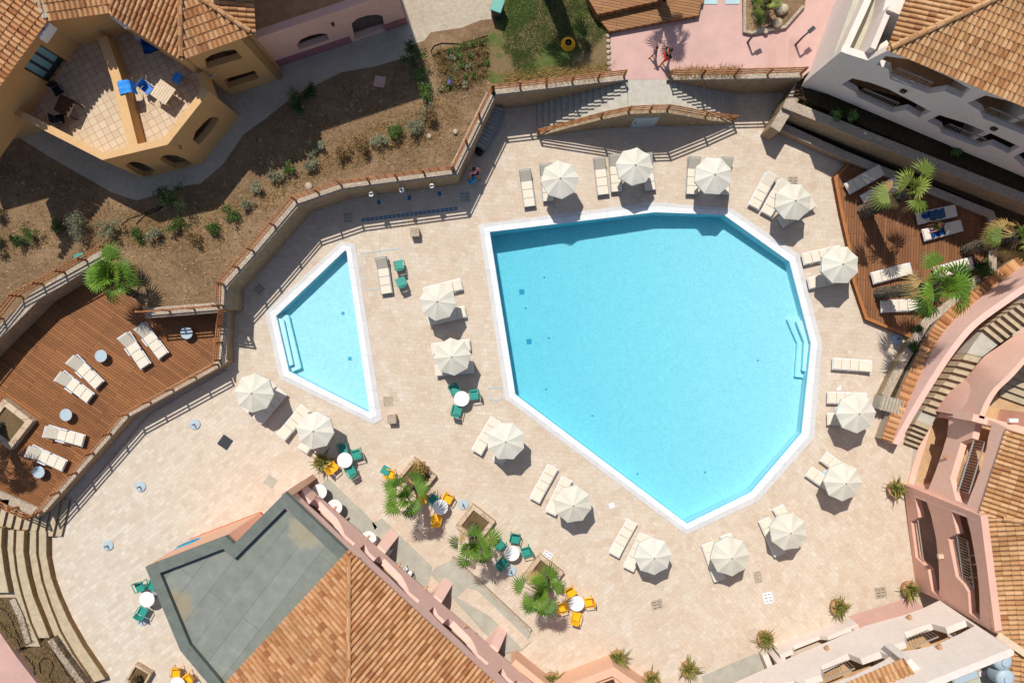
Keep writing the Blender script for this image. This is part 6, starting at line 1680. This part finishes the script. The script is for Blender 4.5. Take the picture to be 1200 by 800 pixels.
for i, (x, y, l) in enumerate(((493,548,'bare brown palm stump in the first square planter'),(1,1,''))):
    if l: bush(x, y, .35, .35, .8, 'dry brown fronds at the back of the first square planter', 'skirt', name='dry_plant', cat='plant', leafsz=.12)
m = MB(); q = W(651,679,.42); m.box(q.x,q.y,.5,.2,.25,.12,.6); tag(m.build('small_box','whiteplastic',bevel=.01),'small white box left on the corner of the third planter','box')
def pot(px, py, label, rad=.42, h=.5, dens=60, green=.5, seed=0):
    rnd = random.Random(int(px+py*3)); p = W(px, py, .45); r = thing('potted_plant', label, 'potted plant', (p.x, p.y, 0), 'spiky plants in round pots')
    m = MB(); m.lathe([(rad*.7,0),(rad*.95,h*.6),(rad,h),(rad*.88,h+.01),(rad*.85,h-.08),(.02,h-.09)], n=24); part(m, 'pot', 'pot', r)
    m = MB()
    for i in range(dens):
        az = rnd.uniform(0,6.3); el = rnd.uniform(.1,1.45); L = rnd.uniform(.35,.8)*(1.1 if el < .8 else .8); d = Vector((math.cos(az)*math.cos(el), math.sin(az)*math.cos(el), math.sin(el))); s = Vector((-math.sin(az), math.cos(az), 0))*.035
        b = Vector((rnd.gauss(0,.09), rnd.gauss(0,.09), h-.05)); q = b+d*L*.5; e = b+d*L-Vector((0,0,L*L*.25)); m.add([b-s*.6, b+s*.6, q+s, q-s, e], [(0,1,2,3),(3,2,4)], rnd.random()*green+ (rnd.random()*.5 if rnd.random() < .5 else 0))
    part(m, 'leaves', 'agave', r); return r
for x, y, l in ((377,541,'dark spiky plant in a pot at the corner of the bar gallery'),(724,771,'spiky plant on the corner of the low orange wall'),(763,796,'round bushy dry plant at the bottom edge, right of the orange wall'),(807,784,'spiky plant left of the grey strip at the bottom edge'),(897,748,'spiky plant at the left end of the cream patio walls'),(983,711,'spiky plant at the right end of the cream patio walls'),(1067,690,'green spiky plant where the rose wall meets the pink ramp'),(1050,573,'large spiky plant in a round pot at the corner of the rose building'),(646,797,'dry bushy plant at the bottom edge, left of the orange wall')):
    pot(x, y, l, dens=90)

# ------------------------------------------------------------------ street lamp, shower heads, hose reel, bins, boxes
def street_lamp(px, py, z, h, arm, label):
    p = W(px, py, z); r = thing('street_lamp', label, 'street lamp', p, 'dark street lamps')
    m = MB(); m.tube(p, p+Vector((0,0,h)), .06, .045, n=10); m.build('post','dark_metal',r)
    e = p+Vector((arm[0], arm[1], h+.02)); m = MB(); m.bar(p+Vector((0,0,h)), e, .09, .07); m.build('arm','dark_metal',r)
    m = MB(); d = (e-p); d.z = 0; d.normalize(); m.bar(e-d*.05, e+d*.3, .2, .09); m.build('lamp_head','dark_metal',r)
street_lamp(163,792,.0,3.0,(-.35,-.28),'dark street lamp with a bent arm beside the small planter at the bottom left')
street_lamp(876,50,ZG,1.1,(.2,.1),'dark bollard lamp at the left foot of the rocky bed')
street_lamp(932,53,ZG,1.1,(.3,.25),'dark bollard lamp at the right foot of the rocky bed')
for i, (x, y) in enumerate(((435,228),(470.7,223),(506,218))):
    p = W(x, y, 2.1); r = thing('wall_shower', '%s white round shower head along the shaded stone wall' % ['left','middle','right'][i], 'shower', (p.x, p.y, 0), 'wall showers')
    m = MB(); m.tube((0,.25,0),(0,.25,2.15),.025,n=8); m.bar((0,.25,2.15),(0,0,2.15),.03,.03); part(m,'pipe','grey_metal',r)
    m = MB(); m.lathe([(.12,2.08),(.13,2.12),(.1,2.17)], n=24); part(m,'shower_head','whiteplastic',r)
    m = MB(); m.lathe([(.045,2.17),(.045,2.20)], n=14); part(m,'hub','dark_metal',r)
    m = MB(); q = W(x+9, y+9); m.box(q.x,q.y,.008,.18,.24,.012,.1); tag(m.build('foot_tap_plate','bluemosaic'),'blue plate in the paving below the %s shower head' % ['left','middle','right'][i],'drain cover')
m = MB(); a, b = W(424,257), W(537,243)
for k_ in range(2):
    o_ = Vector((0,-.1*k_,.008))
    for i in range(22): m.bar(a.lerp(b,i/22)+o_, a.lerp(b,(i+.8)/22)+o_, .07, .012)
tag(m.build('drain_channel','bluemosaic'),'blue mosaic drainage channel in front of the wall showers','drain')
p = W(666,51,ZG+.15); r = thing('hose_reel','coiled bright yellow hose lying on the lawn','hose',(p.x,p.y,ZG))
m = MB()
for k_ in range(5):
    rr = .34-.035*k_
    for i in range(24): a, b = 2*math.pi*i/24, 2*math.pi*(i+1)/24; m.tube((rr*math.cos(a),rr*math.sin(a),.05+.05*k_),(rr*math.cos(b),rr*math.sin(b),.05+.05*k_),.03,n=6,cap=False)
part(m,'coil','yellow',r); m = MB(); m.lathe([(.09,0),(.1,.2),(.05,.25)], n=16); part(m,'core','dark_metal',r)
p = W(583,6,ZG+1.0); r = thing('waste_bin','green lidded waste bin on the sandy path at the top edge','bin',(p.x,p.y,ZG),None,R(-20))
m = MB(); m.box(0,0,.45,.5,.6,.9); part(m,'body','dark_metal',r,bevel=.03); m = MB(); m.box(0,0,.94,.56,.66,.07); part(m,'lid','green',r,bevel=.02)
m = MB(); q = W(95,301,ZG); m.box(q.x,q.y,ZG+.12,.5,.3,.2,.3); tag(m.build('green_box','green',bevel=.02),'small green box in the soil behind the left deck fence','box')
m = MB(); q = W(445,96,ZG); m.box(q.x,q.y,ZG+.02,.55,.55,.05,-.2); tag(m.build('manhole_lid','pinkpave2'),'square mauve lid in the shaded soil left of the flower bed','drain cover')
m = MB(); q = W(9,152,ZG); m.box(q.x,q.y,ZG+.03,.6,.55,.05,0); tag(m.build('manhole_lid','pinkpave2'),'square mauve lid on the shaded path at the left edge','drain cover')
for x, y, l in ((486,272,'upper small beige cube bin on the paving above the lone lounger'),(459,491,'beige cube bin with a grey lid below the tip of the small pool')):
    q = W(x, y, .5); r = thing('waste_bin', l, 'bin', (q.x,q.y,0), 'beige cube bins', .05)
    m = MB(); m.box(0,0,.26,.44,.44,.5); part(m,'body','paving2',r,bevel=.02); m = MB(); m.box(0,0,.52,.46,.46,.04); part(m,'lid','stonecap',r,bevel=.01)
p = W(1042,474,.6); r = thing('stacked_crates','stack of slatted grey crates at the foot of the tiled wall','crate',(p.x,p.y,0),None,R(-15))
m = MB(); m.box(0,0,.45,1.2,.75,.9); part(m,'crate','concrete',r,bevel=.02)
m = MB()
for i in range(7): m.box(-.55+i*.18,0,.94,.06,.8,.08)
part(m,'slats','stonecap',r)
# rocky bed on the pink terrace
m = MB(); m.prism(WL([(870,-30),(871,38),(880,40),(920,33),(943,8),(948,-30)], ZG+.16), ZG, ZG+.16); tag(m.build('rocky_bed','soil'),'raised sandy bed with rocks on the pink terrace at the top edge','planting bed')
m = MB(); m.prism(ribbon(WL([(871,-30),(871,38),(881,40),(921,33),(943,8)], ZG+.2), .14), ZG, ZG+.22); tag(m.build('bed_edging','stonecap'),'pale stone edging round the rocky bed','kerb')
def rock(px, py, z, s, label, seed):
    rnd = random.Random(seed); bm = bmesh.new(); bmesh.ops.create_icosphere(bm, subdivisions=2, radius=s)
    for v in bm.verts: v.co *= rnd.uniform(.82,1.12); v.co.z *= .65
    m = MB(); q = W(px, py, z)
    m.add([v.co+q+Vector((0,0,s*.3)) for v in bm.verts], [[v.index for v in f.verts] for f in bm.faces]); bm.free()
    tag(m.build('boulder','rock',smooth=True), label, 'rock', 'boulders in the rocky bed')
rock(915,12,ZG+.2,.34,'largest pale boulder in the rocky bed',1); rock(910,28,ZG+.2,.28,'flat pale boulder below the largest one in the rocky bed',2); rock(902,6,ZG+.2,.2,'small boulder left of the largest one in the rocky bed',3)
rock(897,38,ZG+.15,.13,'small stone at the lower rim of the rocky bed',4)
for i in range(9): rock(713.5+.2*i-1.2, 36+i*6.5, ZG, .13, 'border stone, %s from the top between the lawn and the pink terrace' % words[i], 40+i)
bush(889,14,ZG+.15,.5,.6,'grassy green clump in the rocky bed','shrubg'); bush(887,3,ZG+.15,.4,.5,'second grassy clump at the top of the rocky bed','shrubg')
rock(534,155,ZG,.16,'lone pale stone in bare soil right of the shrub row',60); rock(503,160,ZG,.15,'pale stone below the last shrubs above the small pool wall',61); rock(362,219,ZG,.22,'large stone beside the bend of the long curved fence',62)
# blue and white marks at the top edge: two light blue framed mats
for x, l in ((832,'left pale blue mat lying at the top edge of the pink terrace'),(858,'right pale blue mat lying at the top edge of the pink terrace')):
    q = W(x, 2, ZG); m = MB(); m.box(q.x,q.y,ZG+.03,.72,.3,.03); tag(m.build('floor_mat','palemat'), l, 'mat')
# things on the ochre terrace
ZT_ = 5.3
def tchair(px, py, rz, mat, label):
    q = W(px, py, ZT_+.4); r = thing('terrace_chair', label, 'chair', (q.x,q.y,ZT_), None, R(rz))
    m = MB(); m.box(0,0,.42,.44,.44,.03); part(m,'seat',mat,r,bevel=.01)
    m = MB(); m.box(-.23,0,.68,.03,.42,.45); part(m,'backrest',mat,r,bevel=.01)
    for x,y in ((-.2,-.2),(-.2,.2),(.2,-.2),(.2,.2)): m = MB(); m.tube((x,y,0),(x,y,.42),.015,n=6); part(m,'leg','grey_metal',r)
    for s in (-1,1): m = MB(); m.bar((-.22,s*.24,.63),(.2,s*.24,.63),.03,.02); part(m,'armrest','grey_metal',r)
tchair(173,104,-40,'blue','bright blue chair at the white table on the ochre roof terrace'); tchair(208,92,150,'skyfab','metal chair with a blue cloth on the right side of the ochre roof terrace')
tchair(70,140,10,'blackfab','dark metal chair nearest the outer parapet on the left half of the ochre terrace'); tchair(68,106,-60,'blackfab','dark metal chair nearest the glass door on the ochre terrace')
def ttable(px, py, mat, label, rz, s=.8):
    q = W(px, py, ZT_+.7); r = thing('terrace_table', label, 'table', (q.x,q.y,ZT_), None, R(rz))
    m = MB()
    for i in range(7): m.box((i-3)*s/7,0,.7,s/7*.9,s,.03)
    part(m,'table_top',mat,r)
    for x in (-1,1):
        for y in (-1,1): m = MB(); m.bar((x*s*.42,y*s*.42,0),(x*s*.42,y*s*.42,.69),.05,.05); part(m,'leg',mat,r)
ttable(191,108,'lightwood','bleached wooden table in sun on the ochre roof terrace',-35,.85); ttable(76,124,'darkwood','dark wooden table in shade on the left half of the ochre terrace',-25)
def cloth(px, py, z, w_, l_, rz, mat, label, wav=.05, drop=None):
    q = W(px, py, z); rnd = random.Random(int(px)); m = MB(); nx = 10; vs = []
    for i in range(nx+1):
        for j in range(nx+1):
            u, v = (i/nx-.5)*w_, (j/nx-.5)*l_; zz = z+wav*(math.sin(i*1.3)+math.cos(j*1.1+i*.5))*.5
            if drop and abs(v) > drop: zz -= (abs(v)-drop)*2.2; v = math.copysign(drop+(abs(v)-drop)*.3, v)
            u += rnd.uniform(-.03,.03); a = R(rz); vs.append((q.x+u*math.cos(a)-v*math.sin(a), q.y+u*math.sin(a)+v*math.cos(a), zz))
    m.add(vs, [(i*(nx+1)+j,(i+1)*(nx+1)+j,(i+1)*(nx+1)+j+1,i*(nx+1)+j+1) for i in range(nx) for j in range(nx)])
    o = m.build('towel', mat); md = o.modifiers.new('t','SOLIDIFY'); md.thickness = .015; return tag(o, label, 'towel')
cloth(145,102,6.36,.6,1.0,-75,'skyfab','bright blue towel draped over the dividing wall of the ochre terrace',.03,.27)
cloth(176,52,6.1,.8,.75,20,'bluefab','royal blue towel hanging near the eave on the ochre terrace',.08)
bin_ = W(164,43,6.0); m = MB(); m.lathe([(.14,0),(.2,.5),(.21,.52)], n=18)
for v in m.v: v.x += bin_.x; v.y += bin_.y; v.z += ZT_+.35
tag(m.build('bucket','basegrey'),'pale blue bucket under the eave on the ochre terrace','bucket')

# ------------------------------------------------------------------ people
def skin_body(joints, edges, mat, name, root, sub=2):
    me = bpy.data.meshes.new(name); me.from_pydata([j[0] for j in joints], edges, []); me.materials.append(M[mat])
    o = bpy.data.objects.new(name, me); col.objects.link(o); o.parent = root
    sk = o.modifiers.new('skin','SKIN'); lay = me.skin_vertices[0].data if me.skin_vertices else None
    if lay is None:
        bm = bmesh.new(); bm.from_mesh(me); bm.verts.layers.skin.verify(); bm.to_mesh(me); bm.free(); lay = me.skin_vertices[0].data
    for i, j in enumerate(joints): lay[i].radius = j[1] if isinstance(j[1], tuple) else (j[1], j[1])
    lay[0].use_root = True
    sb_ = o.modifiers.new('sub','SUBSURF'); sb_.levels = sub; sb_.render_levels = sub; sk.use_smooth_shade = True
    return o
def person(px, py, z, rz, s, label, shirt, short, hair='hair', stride=.25, armL=(.1,.05), armR=(.1,.05), bag=None, lean=0, skirt=False, hat=None, sit=False):
    p = W(px, py, z); r = thing('person', label, 'person', (p.x,p.y,z), None, rz)
    hipz = .93*s if not sit else .45*s; lx = lean*s
    def V(x,y,zz): return (x*s, y*s, zz*s)
    h = .93 if not sit else .45
    J = [(V(0,0,h),(.13*s,.10*s)), (V(lean*.4,0,h+.22),(.12*s,.10*s)), (V(lean*.8,0,h+.42),(.15*s,.11*s)), (V(lean,0,h+.53),(.06*s,.06*s)), (V(lean*1.25,0,h+.62),(.085*s,.085*s)), (V(lean*1.35,0,h+.74),(.095*s,.085*s))]
    E_ = [(0,1),(1,2),(2,3),(3,4),(4,5)]
    for sgn, arm in ((1,armL),(-1,armR)):
        i = len(J); ax, ay = arm
        J += [(V(lean*.85,.19*sgn,h+.44),.055*s),(V(lean*.8+ax*.5,(.24+ay*.5)*sgn,h+.18),.042*s),(V(lean*.8+ax*1.6,(.25+ay)*sgn,h-.05),.032*s),(V(lean*.8+ax*1.9,(.25+ay)*sgn,h-.13),(.03*s,.018*s))]
        E_ += [(2,i),(i,i+1),(i+1,i+2),(i+2,i+3)]
        hw = i+3
        for f_ in range(4):
            k_ = len(J); J += [(V(lean*.8+ax*1.95+(-.025+.017*f_),(.25+ay)*sgn,h-.19-.012*(f_ in (1,2))),.009*s)]; E_ += [(hw,k_)]
        k_ = len(J); J += [(V(lean*.8+ax*1.9+.05,(.25+ay-.02)*sgn,h-.15),.010*s)]; E_ += [(hw,k_)]
    for sgn in (1,-1):
        i = len(J); st = stride*sgn
        if sit: J += [(V(.02,.09*sgn,h),.085*s),(V(.42,.12*sgn,h+.02),.06*s),(V(.45,.12*sgn,.06),.04*s),(V(.6,.12*sgn,.03),.035*s)]
        else: J += [(V(0,.09*sgn,h-.06),.09*s),(V(st*.6,.1*sgn,.49),.062*s),(V(st*.9-(.08 if st < 0 else 0),.1*sgn,.08),.04*s),(V(st*.9+.16,.11*sgn,.035),.036*s)]
        E_ += [(0,i),(i,i+1),(i+1,i+2),(i+2,i+3)]
    skin_body(J, E_, 'skin', 'body', r)
    # shirt: follows the torso and upper arms
    T_ = [(J[0][0],(.145*s,.118*s)),(J[1][0],(.142*s,.12*s)),(J[2][0],(.172*s,.13*s))]; te = [(0,1),(1,2)]
    for sgn, arm in ((1,armL),(-1,armR)):
        i = len(T_); ax, ay = arm; T_ += [(V(lean*.85,.2*sgn,h+.44),.07*s),(V(lean*.82+ax*.3,(.235+ay*.3)*sgn,h+.28),.058*s)]; te += [(2,i),(i,i+1)]
    skin_body(T_, te, shirt, 'shirt', r)
    P_ = [(V(0,0,h+.03),(.15*s,.122*s))]; pe = []
    for sgn in (1,-1):
        st = stride*sgn; i = len(P_)
        if sit: P_ += [(V(.03,.09*sgn,h),.1*s),(V(.3,.11*sgn,h+.01),.085*s)]
        else: P_ += [(V(0,.09*sgn,h-.06),.108*s),(V(st*.45,.1*sgn,.60),.09*s)]
        pe += [(0,i),(i,i+1)]
    skin_body(P_, pe, short, 'shorts', r)
    hd = Vector(J[5][0]); m = MB(); vs = []; bm = bmesh.new(); bmesh.ops.create_uvsphere(bm, u_segments=14, v_segments=9, radius=.112*s)
    for v in bm.verts: v.co.z *= 1.0; v.co.x = v.co.x*1.05-.012*s; v.co.z = max(v.co.z, -.05*s if v.co.x < 0 else .03*s)
    m.add([v.co+hd+Vector((0,0,.012*s)) for v in bm.verts], [[v.index for v in f.verts] for f in bm.faces]); bm.free(); part(m,'hair',hair,r,smooth=True)
    m = MB(); e = hd+Vector((.1*s,0,-.03*s)); m.tube(e, e+Vector((.025*s,0,-.02*s)), .012*s,.014*s,n=6)
    part(m,'nose','skin',r)
    m = MB()
    for sy in (-1,1): m.tube(hd+Vector((.088*s,.035*s*sy,.005*s)), hd+Vector((.098*s,.035*s*sy,.005*s)), .011*s, n=6)
    part(m,'eyes','blackfab',r)
    m = MB(); m.tube(hd+Vector((.088*s,-.02*s,-.06*s)), hd+Vector((.088*s,.02*s,-.06*s)), .008*s, n=6); part(m,'mouth','redfab',r)
    m = MB()
    for sy in (-1,1): m.box(hd.x,hd.y+.098*s*sy,hd.z-.01*s,.04*s,.02*s,.055*s)
    part(m,'ears','skin',r)
    if hat: m = MB(); m.lathe([(.17*s,0),(.17*s,.01),(.115*s,.03),(.1*s,.1),(.03*s,.13)], n=20); [setattr(v,'x',v.x+hd.x) or setattr(v,'y',v.y+hd.y) or setattr(v,'z',v.z+hd.z+.04*s) for v in m.v]; part(m,'hat',hat,r)
    return r
person(778,73,ZG+.012,R(200),1.0,'man in a black shirt and bright red shorts holding a small child by the hand','blackfab','redfab','hair',.25,(.05,.12),(.05,.2))
person(765,66,ZG+.012,R(190),.68,'small child in a purple top holding the man\'s hand on the pink terrace','purplefab','mesh','hair',.25,(.08,.18),(.05,.2))
person(557,206,0,R(-60),.95,'person in a pink top carrying a blue bag in the shade of the wall','pinkfab','blackfab','hair',.3,(.1,.1),(.15,.15))
m = MB(); q = W(553,211,.6); m.box(q.x,q.y,.55,.4,.28,.42,.7); tag(m.build('blue_bag','signblue',bevel=.05),'blue bag carried by the person in the pink top','bag')
person(1094,266,.375,R(190),.95,'person in a green top sitting between the two towelled loungers on the right deck','greenfab','greenfab','hair',.2,(.25,.05),(.2,.05),sit=True,lean=.12)
bgs = W(1084,252,.8); m = MB(); m.lathe([(.12,0),(.2,.06),(.18,.2),(.06,.26)], n=16)
for v in m.v: v.x += bgs.x; v.y += bgs.y; v.z += .375+.4
tag(m.build('navy_bag','bluefab',smooth=True),'round navy bag on the foot of the patterned towel lounger','bag')
# two chairs and a dark shape under the gallery
for x, y, l in ((453,646,'white chair back peeping out under the gallery, upper one'),(476,672,'white chair back peeping out under the gallery, lower one')):
    chW = None
def mk_white():
    return mk_chair('whiteplastic')()
cw = Stamp(mk_white)
for x, y, l in ((452,646,'upper white chair peeping out from under the gallery'),(476,671,'lower white chair peeping out from under the gallery'),(434,637,'white chair beside the table past the first gallery pier')):
    q = W(x, y, .45); cw((q.x,q.y,0), R(50), l, 'white chairs under the gallery')

# ------------------------------------------------------------------ light, sky, camera
sd_ = Vector((-.34*.61, .94*.61, 1)).normalized()
L = bpy.data.lights.new('sun','SUN'); L.energy = SUN; L.angle = R(.55); L.color = (1,.955,.88)
lo = bpy.data.objects.new('sun', L); col.objects.link(lo); lo.rotation_euler = (-sd_).to_track_quat('-Z','Y').to_euler(); lo.location = (0,0,60)
w_ = bpy.data.worlds.new('World'); scene.world = w_; w_.use_nodes = True; nt = w_.node_tree
sky = nt.nodes.new('ShaderNodeTexSky'); sky.sky_type = 'NISHITA'; sky.sun_disc = False
sky.sun_elevation = math.asin(sd_.z); sky.sun_rotation = math.atan2(sd_.x, sd_.y)
nt.links.new(sky.outputs[0], nt.nodes['Background'].inputs[0]); nt.nodes['Background'].inputs[1].default_value = SKY
cam = bpy.data.cameras.new('camera'); co = bpy.data.objects.new('camera', cam); col.objects.link(co); scene.camera = co
co.location = (0,0,H); co.rotation_euler = (0,0,0); cam.sensor_fit = 'HORIZONTAL'; cam.sensor_width = 36; cam.lens = 36*H/(1200/S); cam.clip_end = 2000; cam.clip_start = .5
vs_ = scene.view_settings; vs_.view_transform = 'Standard'; vs_.look = 'None'; vs_.gamma = 1; vs_.exposure = EXPO
